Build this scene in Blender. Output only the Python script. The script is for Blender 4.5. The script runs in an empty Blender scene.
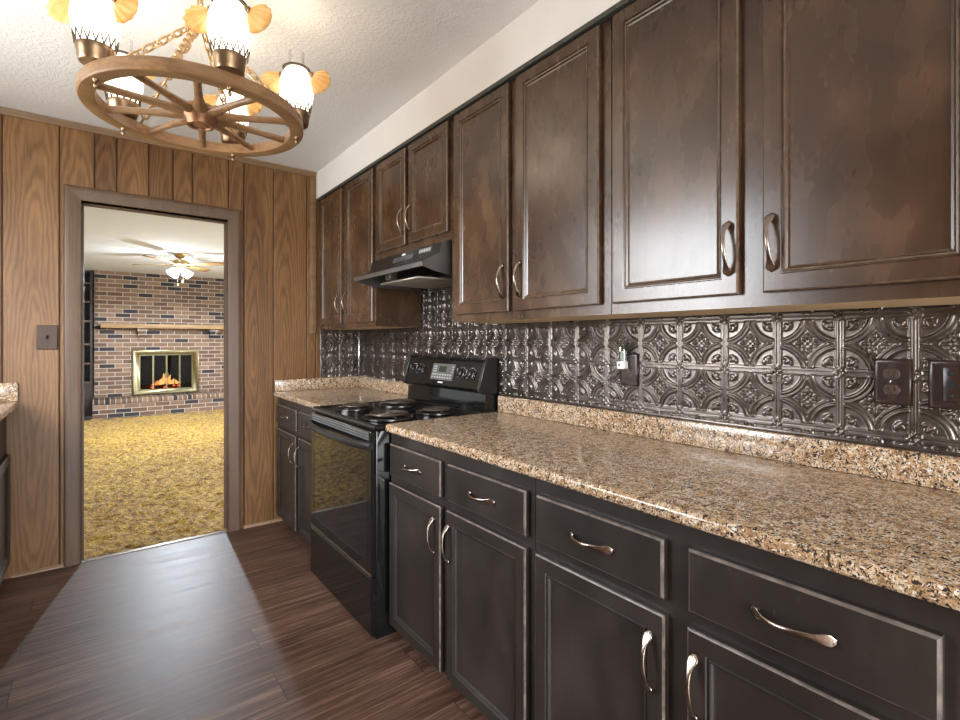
import bpy, bmesh, math, random
import numpy as np
from mathutils import Vector, Matrix

random.seed(7)
SC = bpy.context.scene
COL = SC.collection
PI = math.pi

# ------------------------------------------------------------------ camera, sky, exposure
cam_data = bpy.data.cameras.new('camera')
cam = bpy.data.objects.new('camera', cam_data)
COL.objects.link(cam)
cam.location = (0, 0, 1.2445)
cam.rotation_euler = (PI / 2, 0, -math.radians(37.545))
cam_data.sensor_width = 36.0
cam_data.lens = 495.73 / 960 * 36.0
cam_data.shift_y = -19.0 / 960
cam_data.clip_start = 0.02
SC.camera = cam

world = bpy.data.worlds.new('sky')
SC.world = world
world.use_nodes = True
_bg = world.node_tree.nodes['Background']
_bg.inputs['Color'].default_value = (0.93, 0.96, 1.0, 1)
_bg.inputs['Strength'].default_value = 16.0
_wt = world.node_tree          # bright overcast sky above, darker ground below the horizon
_tc = _wt.nodes.new('ShaderNodeTexCoord'); _sx = _wt.nodes.new('ShaderNodeSeparateXYZ'); _rp = _wt.nodes.new('ShaderNodeValToRGB')
_mr = _wt.nodes.new('ShaderNodeMapRange'); _mr.inputs['From Min'].default_value = -1.0
_wt.links.new(_tc.outputs['Generated'], _sx.inputs[0]); _wt.links.new(_sx.outputs[2], _mr.inputs[0]); _wt.links.new(_mr.outputs[0], _rp.inputs[0]); _wt.links.new(_rp.outputs[0], _bg.inputs['Color'])
_e = _rp.color_ramp.elements
_e[0].position = .485; _e[0].color = (.38, .385, .36, 1)
_e[1].position = .52; _e[1].color = (.93, .96, 1.0, 1)

vs = SC.view_settings
vs.view_transform = 'Standard'
vs.look = 'None'
vs.gamma = 1.0
vs.use_curve_mapping = False
vs.exposure = 0.75

LAMP_GLOBE = 1.5      # emission of the chandelier's white globes
LAMP_POINT = 0.55       # W, bulb light leaving through each glass chimney
FAN_LIGHT = 190.0      # W, ceiling fan light kit


def portal(name, loc, rot, sx, sy):
    d = bpy.data.lights.new(name, 'AREA')
    d.shape = 'RECTANGLE'
    d.size, d.size_y = sx, sy
    d.cycles.is_portal = True
    o = bpy.data.objects.new(name, d)
    o.location = loc
    o.rotation_euler = rot
    COL.objects.link(o)


def point(name, loc, watts, col, radius=0.03):
    d = bpy.data.lights.new(name, 'POINT')
    d.energy = watts
    d.color = col
    d.shadow_soft_size = radius
    o = bpy.data.objects.new(name, d)
    o.location = loc
    COL.objects.link(o)
    return o


WX = 1.580      # backsplash wall
D = 3.568       # panelled wall with the doorway
H = 2.46
LX = -0.98      # wall opposite the cabinets
BY = -2.6       # wall behind the camera
FY = 10.4       # brick wall of the family room
FH = 2.42
FL, FR = -2.6, 4.2

# daylight: window over the other counter, added fill openings at rear and family room
KW = (1.50, 2.80, 1.12, 2.22)      # kitchen window y0,y1,z0,z1 in the x=LX wall
PW = (-0.85, 0.95, 0.02, 2.15)     # added unseen fill opening x0,x1,z0,z1 in the y=BY wall
FW = (5.3, 8.3, 0.65, 2.05)          # added unseen family room window y0,y1,z0,z1 in the x=FR wall
portal('kitchen_window_portal', (LX - 0.06, (KW[0] + KW[1]) / 2, (KW[2] + KW[3]) / 2), (0, -PI / 2, 0), KW[3] - KW[2], KW[1] - KW[0])
portal('rear_fill_portal', ((PW[0] + PW[1]) / 2, BY - 0.06, (PW[2] + PW[3]) / 2), (PI / 2, 0, 0), PW[1] - PW[0], PW[3] - PW[2])
portal('family_fill_portal', (FR + 0.06, (FW[0] + FW[1]) / 2, (FW[2] + FW[3]) / 2), (0, PI / 2, 0), FW[3] - FW[2], FW[1] - FW[0])


# ------------------------------------------------------------------ node helpers
class NT:
    def __init__(self, name):
        self.m = bpy.data.materials.new(name)
        self.m.use_nodes = True
        self.t = self.m.node_tree
        self.b = self.t.nodes['Principled BSDF']
        self.out = self.t.nodes['Material Output']

    def n(self, typ, **kw):
        nd = self.t.nodes.new(typ)
        for k, v in kw.items():
            setattr(nd, k, v)
        return nd

    def l(self, a, b):
        self.t.links.new(a, b)

    def put(self, sock, v):
        if isinstance(v, bpy.types.NodeSocket):
            self.l(v, sock)
        else:
            sock.default_value = v

    def obj(self):
        return self.n('ShaderNodeTexCoord').outputs['Object']

    def map(self, vec, scale=(1, 1, 1), loc=(0, 0, 0)):
        m = self.n('ShaderNodeMapping')
        m.inputs['Scale'].default_value = scale
        m.inputs['Location'].default_value = loc
        self.l(vec, m.inputs['Vector'])
        return m.outputs[0]

    def noise(self, vec, scale, detail=3, rough=.5, dist=0.0, out='Fac'):
        m = self.n('ShaderNodeTexNoise')
        self.l(vec, m.inputs['Vector'])
        m.inputs['Scale'].default_value = scale
        m.inputs['Detail'].default_value = detail
        m.inputs['Roughness'].default_value = rough
        m.inputs['Distortion'].default_value = dist
        return m.outputs[out]

    def voro(self, vec, scale, out='Color', feature='F1'):
        m = self.n('ShaderNodeTexVoronoi', feature=feature)
        self.l(vec, m.inputs['Vector'])
        m.inputs['Scale'].default_value = scale
        return m.outputs[out]

    def math(self, op, a, b=0.0, c=0.0):
        m = self.n('ShaderNodeMath', operation=op)
        self.put(m.inputs[0], a)
        self.put(m.inputs[1], b)
        self.put(m.inputs[2], c)
        return m.outputs[0]

    def ramp(self, fac, stops, interp='LINEAR'):
        r = self.n('ShaderNodeValToRGB')
        r.color_ramp.interpolation = interp
        e = r.color_ramp.elements
        while len(e) > 1:
            e.remove(e[-1])
        for i, (p, c) in enumerate(stops):
            el = e[0] if i == 0 else e.new(p)
            el.position = p
            if isinstance(c, (int, float)):
                c = (c, c, c)
            el.color = (c[0], c[1], c[2], 1)
        self.l(fac, r.inputs[0])
        return r.outputs[0]

    def mix(self, fac, a, b, blend='MIX'):
        m = self.n('ShaderNodeMix', data_type='RGBA', blend_type=blend)
        self.put(m.inputs[0], fac)
        self.put(m.inputs[6], a if isinstance(a, bpy.types.NodeSocket) else (*a, 1))
        self.put(m.inputs[7], b if isinstance(b, bpy.types.NodeSocket) else (*b, 1))
        return m.outputs[2]

    def bump(self, height, strength, dist=0.01):
        b = self.n('ShaderNodeBump')
        b.inputs['Strength'].default_value = strength
        b.inputs['Distance'].default_value = dist
        self.l(height, b.inputs['Height'])
        self.l(b.outputs[0], self.b.inputs['Normal'])
        return b.outputs[0]

    def set(self, **kw):
        names = dict(col='Base Color', rough='Roughness', metal='Metallic', spec='Specular IOR Level', coat='Coat Weight',
                     coat_rough='Coat Roughness', trans='Transmission Weight', ior='IOR', emis='Emission Color', estr='Emission Strength',
                     sheen='Sheen Weight', alpha='Alpha')
        for k, v in kw.items():
            if k in ('col', 'emis') and not isinstance(v, bpy.types.NodeSocket):
                v = (*v, 1)
            self.put(self.b.inputs[names[k]], v)
        return self.m


M = {}


def plain(name, col, rough=.5, metal=0.0, vary=0.12, scale=14, **kw):
    t = NT(name)
    f = t.noise(t.obj(), scale, 4)
    c = t.ramp(f, [(.3, tuple(x * (1 - vary) for x in col)), (.7, tuple(min(1, x * (1 + vary)) for x in col))])
    t.set(col=c, rough=rough, metal=metal, **kw)
    M[name] = t.m
    return t


def emitter(name, col, strength):
    t = NT(name)
    t.set(col=(.8, .8, .8), emis=col, estr=strength, rough=.4)
    M[name] = t.m


# --- textured white ceiling
def m_ceiling(name, col):
    t = NT(name)
    o = t.obj()
    f = t.noise(o, 75, 4, .6)
    g = t.noise(o, 170, 2)
    t.bump(t.math('ADD', t.ramp(f, [(.42, 0), (.62, 1)]), t.math('MULTIPLY', g, .3)), .36, .006)
    c = t.ramp(t.noise(o, 3, 2), [(.3, tuple(x * .97 for x in col)), (.7, col)])
    t.set(col=c, rough=.92)
    M[name] = t.m


m_ceiling('ceiling_white', (.80, .79, .795))
m_ceiling('ceiling_cool', (.80, .80, .80))
t = plain('soffit_white', (.82, .795, .785), .85, vary=.02, scale=5)
t.bump(t.noise(t.obj(), 220, 2), .12, .003)


# --- walnut panelling (per plank coordinates come from the mesh attribute 'grain')
def m_panel(name, dark, mid, light, ring=1.0):
    t = NT(name)
    a = t.n('ShaderNodeAttribute')
    a.attribute_name = 'grain'
    v = a.outputs['Vector']
    s = t.n('ShaderNodeSeparateXYZ')
    t.l(v, s.inputs[0])
    x, z, r = s.outputs
    off = t.math('MULTIPLY', r, 61.0)
    cb = t.n('ShaderNodeCombineXYZ')
    t.put(cb.inputs[0], x); t.put(cb.inputs[1], z); t.put(cb.inputs[2], off)
    q = cb.outputs[0]
    n1 = t.noise(t.map(q, (9, 1.6, 1)), 1.0, 3, .5)
    n2 = t.noise(t.map(q, (28, 3.2, 1)), 1.0, 3, .55)
    fib = t.noise(t.map(q, (260, 7, 1)), 1.0, 3, .6)
    pore = t.noise(t.map(q, (420, 22, 1)), 1.0, 2, .5)
    # long cathedral arches: distance to a vertical ellipse
    zz = t.math('MULTIPLY', z, 1.15)
    xx = t.math('MULTIPLY', x, 16.0)
    d = t.math('SQRT', t.math('ADD', t.math('MULTIPLY', xx, xx), t.math('MULTIPLY', zz, zz)))
    d = t.math('ADD', d, t.math('MULTIPLY', n1, 1.25))
    d = t.math('ADD', d, t.math('MULTIPLY', n2, .22))
    w = t.math('SINE', t.math('MULTIPLY', d, 26.0 * ring))
    w = t.math('MULTIPLY_ADD', w, .5, .5)
    w = t.math('POWER', w, 1.5)
    k = t.math('ADD', t.math('MULTIPLY', w, .19), t.math('MULTIPLY', fib, .44))
    k = t.math('ADD', k, t.math('MULTIPLY', n1, .48))
    k = t.math('SUBTRACT', k, t.math('MULTIPLY', t.math('SUBTRACT', r, .5), .16))
    c = t.ramp(k, [(.28, light), (.56, mid), (.86, dark)])
    c = t.mix(t.ramp(pore, [(.62, 0), (.74, .45)]), c, tuple(x * .55 for x in dark))
    t.set(col=c, rough=.42, spec=.4)
    t.bump(fib, .06, .002)
    M[name] = t.m


m_panel('walnut_panel', (.058, .023, .007), (.150, .069, .022), (.245, .124, .046))
plain('panel_groove', (.022, .012, .007), .8)


def m_wood(name, dark, light, rough=.4, axis=2, fine=220, spec=.45):
    t = NT(name)
    o = t.obj()
    sc = [fine, fine, fine]
    sc[axis] = 6
    sc2 = [22, 22, 22]
    sc2[axis] = 1.4
    f = t.noise(t.map(o, tuple(sc)), 1, 3, .6)
    g = t.noise(t.map(o, tuple(sc2)), 1, 4, .55, .6)
    k = t.math('ADD', t.math('MULTIPLY', f, .5), t.math('MULTIPLY', g, .5))
    c = t.ramp(k, [(.33, dark), (.66, light)])
    t.set(col=c, rough=rough, spec=spec)
    t.bump(f, .05, .002)
    M[name] = t.m


m_wood('casing_brown', (.070, .037, .020), (.125, .071, .038), .42)
m_wood('mantel_oak', (.20, .11, .045), (.42, .26, .12), .55, axis=0)
m_wood('moulding_brown', (.13, .07, .032), (.24, .14, .068), .5, axis=0)
m_wood('shoe_tan', (.24, .14, .08), (.40, .27, .18), .6, axis=0)
m_wood('bare_maple', (.64, .47, .27), (.80, .64, .42), .6, axis=1, fine=120)
m_wood('wheel_oak', (.155, .078, .034), (.33, .185, .088), .38, axis=0, fine=90)
m_wood('shelf_dark', (.020, .012, .010), (.05, .03, .024), .5, axis=0)


# --- dark stained cabinets, hand mottled
def m_cab(name, a, b, cc, rough, worn=.0, coat=.0):
    t = NT(name)
    o = t.obj()
    big = t.noise(o, 4.2, 4, .55)
    mid = t.noise(t.map(o, (11, 11, 5)), 1, 3, .55)
    fib = t.noise(t.map(o, (110, 110, 7)), 1, 3, .6)
    k = t.math('ADD', t.math('MULTIPLY', big, .55), t.math('MULTIPLY', mid, .35))
    k = t.math('ADD', k, t.math('MULTIPLY', fib, .12))
    c = t.ramp(k, [(.30, a), (.51, b), (.74, cc)])
    if worn:
        sc_ = t.voro(t.map(o, (14, 14, 6)), 1.0, 'Distance')
        sp = t.noise(t.map(o, (60, 60, 26)), 1, 2, .5)
        c = t.mix(t.math('MULTIPLY', t.ramp(sp, [(.72, 0), (.78, 1)]), worn), c, (.22, .18, .15))
    rr = t.math('MULTIPLY_ADD', mid, .10, rough - .05)
    t.set(col=c, rough=rr, spec=.55, coat=coat, coat_rough=.23)
    M[name] = t.m


m_cab('cabinet_walnut', (.022, .0105, .0050), (.068, .034, .0165), (.150, .082, .038), .27, coat=.35)
m_cab('cabinet_espresso', (.012, .0092, .0078), (.025, .0195, .0165), (.048, .039, .033), .40, .15)
plain('worn_glint_edge', (.12, .082, .056), .30, vary=.35, scale=40)  # upper door edges: wear plus reflected highlights painted into the colour
plain('worn_glint_edge_pale', (.13, .105, .088), .38, vary=.45, scale=40)  # base cabinet edges: pale wear, with edge highlights put into the colour
plain('toe_black', (.012, .011, .011), .6)


# --- speckled granite laminate
def m_granite():
    t = NT('granite')
    o = t.obj()
    wob = t.n('ShaderNodeMix', data_type='VECTOR')
    wob.inputs[0].default_value = .02
    t.l(o, wob.inputs[4])
    t.l(t.noise(o, 60, 3, .6, out='Color'), wob.inputs[5])
    w = wob.outputs[1]
    base = t.ramp(t.noise(w, 48, 5, .65), [(.36, (.27, .155, .074)), (.46, (.43, .268, .138)), (.55, (.55, .385, .230)), (.66, (.66, .54, .395))])
    cell = t.n('ShaderNodeSeparateColor')
    t.l(t.voro(w, 270, 'Color'), cell.inputs[0])
    fine = t.n('ShaderNodeSeparateColor')
    t.l(t.voro(w, 420, 'Color'), fine.inputs[0])
    clump = t.noise(w, 75, 3, .55)
    c = t.mix(t.math('GREATER_THAN', cell.outputs[0], .84), base, (.72, .66, .57))
    c = t.mix(t.math('GREATER_THAN', fine.outputs[1], .84), c, (.22, .14, .09))
    dk = t.math('GREATER_THAN', t.math('ADD', t.math('MULTIPLY', cell.outputs[2], .55), clump), .955)
    c = t.mix(dk, c, (.035, .027, .023))
    dk2 = t.math('GREATER_THAN', fine.outputs[2], .91)
    c = t.mix(dk2, c, (.055, .045, .040))
    t.set(col=c, rough=.17, spec=.5)
    M['granite'] = t.m


m_granite()


# --- vinyl plank floor, boards run across the kitchen
def m_floor():
    t = NT('vinyl_plank')
    o = t.obj()
    br = t.n('ShaderNodeTexBrick')
    t.l(t.map(o, (1, 1, 1), (.25, .03, 0)), br.inputs['Vector'])
    br.inputs['Color1'].default_value = (0, 0, 0, 1)
    br.inputs['Color2'].default_value = (1, 1, 1, 1)
    br.inputs['Mortar'].default_value = (.5, .5, .5, 1)
    br.inputs['Scale'].default_value = 1
    br.inputs['Brick Width'].default_value = 1.22
    br.inputs['Row Height'].default_value = .18
    br.inputs['Mortar Size'].default_value = .0012
    br.inputs['Mortar Smooth'].default_value = 0
    br.inputs['Bias'].default_value = 0
    br.offset = .37
    pid = t.n('ShaderNodeSeparateColor')
    t.l(br.outputs['Color'], pid.inputs[0])
    idv = pid.outputs[0]
    cb = t.n('ShaderNodeCombineXYZ')
    s = t.n('ShaderNodeSeparateXYZ')
    t.l(o, s.inputs[0])
    t.put(cb.inputs[0], s.outputs[0]); t.put(cb.inputs[1], s.outputs[1])
    t.put(cb.inputs[2], t.math('MULTIPLY', idv, 23.0))
    q = cb.outputs[0]
    streak = t.noise(t.map(q, (1.3, 48, 1)), 1, 5, .66, .4)
    fib = t.noise(t.map(q, (7, 150, 1)), 1, 3, .6)
    k = t.math('ADD', t.math('MULTIPLY', streak, .62), t.math('MULTIPLY', fib, .38))
    k = t.math('ADD', k, t.math('MULTIPLY', t.math('SUBTRACT', idv, .5), .05))
    c = t.ramp(k, [(.36, (.034, .016, .010)), (.50, (.108, .056, .037)), (.63, (.225, .135, .095))])
    c = t.mix(br.outputs['Fac'], c, (.012, .008, .006))
    h = t.math('SUBTRACT', t.math('MULTIPLY', k, .8), br.outputs['Fac'])
    t.bump(h, .35, .003)
    t.set(col=c, rough=t.math('MULTIPLY_ADD', streak, .24, .33), spec=.5)
    M['vinyl_plank'] = t.m


m_floor()


# --- brick
def m_brick(name, wid, row, rot=False):
    t = NT(name)
    o = t.obj()
    s = t.n('ShaderNodeSeparateXYZ')
    t.l(o, s.inputs[0])
    cb = t.n('ShaderNodeCombineXYZ')
    t.put(cb.inputs[0], s.outputs[0]); t.put(cb.inputs[1], s.outputs[2])
    br = t.n('ShaderNodeTexBrick')
    t.l(cb.outputs[0], br.inputs['Vector'])
    br.inputs['Color1'].default_value = (0, 0, 0, 1)
    br.inputs['Color2'].default_value = (1, 1, 1, 1)
    br.inputs['Mortar'].default_value = (.5, .5, .5, 1)
    br.inputs['Scale'].default_value = 1
    br.inputs['Brick Width'].default_value = wid
    br.inputs['Row Height'].default_value = row
    br.inputs['Mortar Size'].default_value = .0055
    br.inputs['Mortar Smooth'].default_value = .1
    pid = t.n('ShaderNodeSeparateColor')
    t.l(br.outputs['Color'], pid.inputs[0])
    c = t.ramp(pid.outputs[0], [(0, (.040, .036, .042)), (.14, (.050, .040, .044)), (.15, (.17, .105, .072)), (.38, (.25, .160, .105)), (.62, (.32, .215, .145)), (.84, (.22, .145, .105)), (1, (.40, .29, .20))], 'CONSTANT')
    c = t.mix(.5, c, t.ramp(t.noise(o, 40, 4, .6), [(.3, (.16, .13, .11)), (.7, (.40, .31, .24))]), 'OVERLAY')
    c = t.mix(br.outputs['Fac'], c, (.47, .41, .35))
    t.bump(t.math('SUBTRACT', t.math('MULTIPLY', t.noise(o, 70, 3), .3), br.outputs['Fac']), .8, .008)
    t.set(col=c, rough=.85)
    M[name] = t.m


m_brick('brick', .215, .0715)
m_brick('brick_rowlock', .072, .2)


# --- shag carpet
def m_carpet():
    t = NT('shag_gold')
    o = t.obj()
    a = t.noise(t.map(o, (1, 1, .4)), 27, 3, .6)
    b = t.noise(o, 95, 2, .5)
    cl = t.noise(o, 1.2, 2)
    k = t.math('ADD', t.math('MULTIPLY', a, .6), t.math('MULTIPLY', b, .4))
    k = t.math('ADD', k, t.math('MULTIPLY', t.math('SUBTRACT', cl, .5), .15))
    c = t.ramp(k, [(.37, (.10, .034, .001)), (.46, (.27, .125, .004)), (.55, (.45, .275, .018)), (.68, (.66, .50, .13))])
    t.bump(k, 1.0, .03)
    t.set(col=c, rough=.95, sheen=.2)
    M['shag_gold'] = t.m


m_carpet()

# --- metals, plastics, glass


def m_tin():
    t = NT('tin_bronze')
    o = t.obj()
    f = t.noise(o, 30, 4, .6)
    g = t.noise(o, 5, 2)
    c = t.ramp(t.math('ADD', t.math('MULTIPLY', f, .5), t.math('MULTIPLY', g, .5)), [(.35, (.085, .068, .057)), (.65, (.185, .163, .148))])
    t.set(col=c, metal=.9, rough=t.math('MULTIPLY_ADD', f, .2, .20), spec=.5)
    M['tin_bronze'] = t.m


m_tin()
t = plain('handle_bronze', (.36, .295, .25), .27, 1.0, vary=.35, scale=38)
plain('black_enamel', (.007, .007, .007), .07, vary=.1)
plain('black_glass', (.006, .006, .007), .03, vary=.05, coat=.4, coat_rough=.02)
plain('black_plastic', (.016, .015, .015), .34)
plain('hood_black', (.020, .019, .019), .26)
plain('hood_grey', (.16, .15, .145), .34, .6)
plain('vent_grey', (.22, .22, .22), .4, .4)
plain('coil_metal', (.21, .175, .15), .36, .85, vary=.4, scale=60)
plain('pan_black', (.020, .018, .017), .22, .3)
plain('chrome', (.75, .75, .74), .16, 1.0, vary=.04)
plain('filter_aluminium', (.50, .46, .40), .42, .7)
plain('white_mark', (.70, .70, .68), .5, vary=.03)
plain('display_grey', (.13, .13, .125), .25)
plain('display_green', (.030, .045, .030), .15)
plain('button_grey', (.34, .34, .33), .4)
plain('brown_plate', (.030, .016, .013), .28)
plain('brown_device', (.075, .046, .036), .25)
plain('switch_plate_brown', (.060, .032, .022), .6)
plain('slot_black', (.004, .004, .004), .7)
plain('white_plastic', (.78, .77, .74), .4, vary=.03)
plain('dark_trim', (.055, .055, .048), .55, vary=.4, scale=60)
plain('brass', (.50, .36, .17), .28, 1.0, vary=.12)
plain('antique_brass', (.30, .20, .12), .33, .9, vary=.2)
plain('hub_copper', (.24, .115, .060), .35, .6, vary=.3)
plain('chain_brass', (.55, .38, .20), .35, .7, vary=.1)
plain('dark_gallery', (.07, .05, .032), .4, .7)
plain('fire_brass', (.27, .235, .135), .3, .9, vary=.15)
plain('log_bark', (.055, .035, .024), .9, vary=.5, scale=30)
plain('firebox_black', (.012, .011, .010), .8)
plain('fan_blade_oak', (.42, .24, .09), .45, vary=.15)
plain('shelf_back_dark', (.035, .030, .030), .7, vary=.4, scale=20)
plain('outer_white', (.70, .70, .68), .8, vary=.02)
plain('window_white', (.78, .78, .76), .4, vary=.02)
plain('threshold_strip', (.45, .42, .38), .35, .5)
emitter('globe_white', (1.0, .90, .74), LAMP_GLOBE)
emitter('fan_shade_lit', (.86, .94, 1.0), 3.0)
emitter('flame_orange', (1.0, .26, .04), 2.0)
emitter('flame_yellow', (1.0, .50, .13), 2.6)
emitter('ember_red', (1.0, .10, .03), 2.5)


def m_amber():
    t = NT('amber_glass')
    o = t.obj()
    c = t.ramp(t.noise(o, 25, 2), [(.3, (.95, .68, .32)), (.7, (1.0, .84, .54))])
    tr = t.n('ShaderNodeBsdfTranslucent')
    t.l(c, tr.inputs[0])
    mx = t.n('ShaderNodeMixShader')
    mx.inputs[0].default_value = .72
    t.set(col=c, rough=.2)
    t.l(t.b.outputs[0], mx.inputs[1]); t.l(tr.outputs[0], mx.inputs[2])
    t.l(mx.outputs[0], t.out.inputs[0])
    M['amber_glass'] = t.m


m_amber()


def m_clear(name, tint=(1, 1, 1), gloss=.12):
    t = NT(name)
    tr = t.n('ShaderNodeBsdfTransparent')
    tr.inputs[0].default_value = (*tint, 1)
    gl = t.n('ShaderNodeBsdfGlossy')
    gl.inputs['Roughness'].default_value = .03
    lw = t.n('ShaderNodeLayerWeight')
    lw.inputs[0].default_value = .22
    mx = t.n('ShaderNodeMixShader')
    t.l(t.math('MULTIPLY_ADD', lw.outputs['Fresnel'], .4, gloss * .3), mx.inputs[0])
    t.l(tr.outputs[0], mx.inputs[1]); t.l(gl.outputs[0], mx.inputs[2])
    t.l(mx.outputs[0], t.out.inputs[0])
    M[name] = t.m


m_clear('clear_glass')
m_clear('frosty_shade', (.72, .78, .74), .5)
m_clear('smoked_glass', (.50, .48, .45), .05)


# ------------------------------------------------------------------ mesh helpers
class MB:
    """collects shapes into one bmesh and links them as one mesh object"""

    def __init__(self):
        self.bm = bmesh.new()

    def box(self, x0, x1, y0, y1, z0, z1, mi=0, bev=0.0, seg=2):
        x0, x1 = sorted((x0, x1)); y0, y1 = sorted((y0, y1)); z0, z1 = sorted((z0, z1))
        bm = self.bm
        v = [bm.verts.new(p) for p in ((x0, y0, z0), (x1, y0, z0), (x1, y1, z0), (x0, y1, z0), (x0, y0, z1), (x1, y0, z1), (x1, y1, z1), (x0, y1, z1))]
        fs = [bm.faces.new([v[i] for i in q]) for q in ((0, 3, 2, 1), (4, 5, 6, 7), (0, 1, 5, 4), (1, 2, 6, 5), (2, 3, 7, 6), (3, 0, 4, 7))]
        for f in fs:
            f.material_index = mi
        if bev:
            es = list({e for f in fs for e in f.edges})
            r = bmesh.ops.bevel(bm, geom=es, offset=bev, segments=seg, profile=.5, affect='EDGES')
            for f in r['faces']:
                f.material_index = mi
        return fs

    def poly(self, pts, mi=0):
        f = self.bm.faces.new([self.bm.verts.new(p) for p in pts])
        f.material_index = mi
        return f

    def loft(self, rings, mi=0, closed=True, cap0=True, cap1=True, mats=None, loop=False):
        bm = self.bm
        R = [[bm.verts.new(p) for p in r] for r in rings]
        n = len(R[0])
        pairs = list(zip(range(len(R) - 1), range(1, len(R))))
        if loop:
            pairs.append((len(R) - 1, 0))
        for k, (i, j) in enumerate(pairs):
            for a in range(n if closed else n - 1):
                b = (a + 1) % n
                f = bm.faces.new((R[i][a], R[i][b], R[j][b], R[j][a]))
                f.material_index = mats[k] if mats else mi
                f.smooth = True
        if closed and not loop:
            if cap0:
                f = bm.faces.new(list(reversed(R[0]))); f.material_index = mats[0] if mats else mi
            if cap1:
                f = bm.faces.new(R[-1]); f.material_index = mats[-1] if mats else mi
        return R

    def tube(self, pts, rad, n=10, mi=0, loop=False, squash=None):
        pts = [Vector(p) for p in pts]
        m = len(pts)
        rads = rad if isinstance(rad, (list, tuple)) else [rad] * m
        rings = []
        up = Vector((0, 0, 1))
        prev = None
        for i, p in enumerate(pts):
            if loop:
                tg = pts[(i + 1) % m] - pts[i - 1]
            else:
                tg = pts[min(i + 1, m - 1)] - pts[max(i - 1, 0)]
            tg.normalize()
            if prev is None:
                ref = up if abs(tg.dot(up)) < .9 else Vector((1, 0, 0))
                u = tg.cross(ref).normalized()
            else:
                u = (prev - tg * prev.dot(tg)).normalized()
            prev = u
            w = tg.cross(u)
            rings.append([p + (u * math.cos(2 * PI * k / n) + w * math.sin(2 * PI * k / n) * (squash or 1)) * rads[i] for k in range(n)])
        self.loft(rings, mi, loop=loop)

    def lathe(self, prof, c=(0, 0, 0), n=24, mi=0, axis='Z', mats=None, cap0=False, cap1=False):
        rings = []
        for r, h in prof:
            ring = []
            for k in range(n):
                a = 2 * PI * k / n
                if axis == 'Z':
                    ring.append((c[0] + r * math.cos(a), c[1] + r * math.sin(a), c[2] + h))
                elif axis == 'X':
                    ring.append((c[0] + h, c[1] + r * math.cos(a), c[2] + r * math.sin(a)))
                else:
                    ring.append((c[0] + r * math.sin(a), c[1] + h, c[2] + r * math.cos(a)))
            rings.append(ring)
        self.loft(rings, mi, mats=mats, cap0=cap0, cap1=cap1)

    def prism(self, prof, y0, y1, mi=0):
        """profile in (x, z) swept along y"""
        a = [(x, y0, z) for x, z in prof]
        b = [(x, y1, z) for x, z in prof]
        R = self.loft([a, b], mi)
        for f in self.bm.faces:
            pass
        return R

    def build(self, name, mats, parent=None, smooth=None, loc=None):
        bm = self.bm
        bmesh.ops.recalc_face_normals(bm, faces=bm.faces[:])
        me = bpy.data.meshes.new(name)
        bm.to_mesh(me)
        bm.free()
        for m in (mats if isinstance(mats, (list, tuple)) else [mats]):
            me.materials.append(M[m])
        if smooth:
            for p in me.polygons:
                p.use_smooth = True
        if smooth is None or smooth:
            try:
                me.set_sharp_from_angle(angle=math.radians(38))
            except Exception:
                pass
        o = bpy.data.objects.new(name, me)
        COL.objects.link(o)
        if parent:
            o.parent = parent
            o.matrix_parent_inverse = Matrix.Translation(-Vector(parent.location)) if parent.type == 'EMPTY' else Matrix()
        return o


def tag(o, label=None, cat=None, group=None, kind=None):
    if label: o['label'] = label
    if cat: o['category'] = cat
    if group: o['group'] = group
    if kind: o['kind'] = kind
    return o


def thing(name, label, cat, loc, group=None):
    o = bpy.data.objects.new(name, None)
    o.empty_display_size = .1
    o.location = loc
    COL.objects.link(o)
    return tag(o, label, cat, group)


def struct(mb, name, mats, label=None, cat=None):
    o = mb.build(name, mats)
    o['kind'] = 'structure'
    o['label'] = label or name.replace('_', ' ')
    o['category'] = cat or name.split('_')[0]
    return o


def add_grain(me, vals):
    at = me.attributes.new('grain', 'FLOAT_VECTOR', 'POINT')
    at.data.foreach_set('vector', np.asarray(vals, dtype=np.float32).ravel())


# ------------------------------------------------------------------ room shell
WT = .12
mb = MB(); mb.box(LX - .1, WX + .1, BY - .1, D, -.05, 0)
struct(mb, 'floor', 'vinyl_plank', 'dark brown vinyl plank kitchen floor')
mb = MB(); mb.box(LX - .1, WX + .1, BY - .1, D + WT * .5, H, H + .05)
struct(mb, 'ceiling', 'ceiling_white', 'white textured kitchen ceiling')
mb = MB(); mb.box(WX, WX + .1, BY - .1, D + WT, 0, H)
struct(mb, 'wall_right', 'soffit_white', 'white wall behind the cabinets and backsplash')
mb = MB(); mb.box(1.245, WX - .001, BY, D - .001, 2.270, H - .0005)
struct(mb, 'soffit', 'soffit_white', 'white soffit above the wall cabinets', 'soffit')
mb = MB(); mb.box(1.2455, 1.30, BY, D - .001, 2.2535, 2.2695)
struct(mb, 'trim_1', 'dark_trim', 'dark trim strip under the soffit', 'trim')


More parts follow.
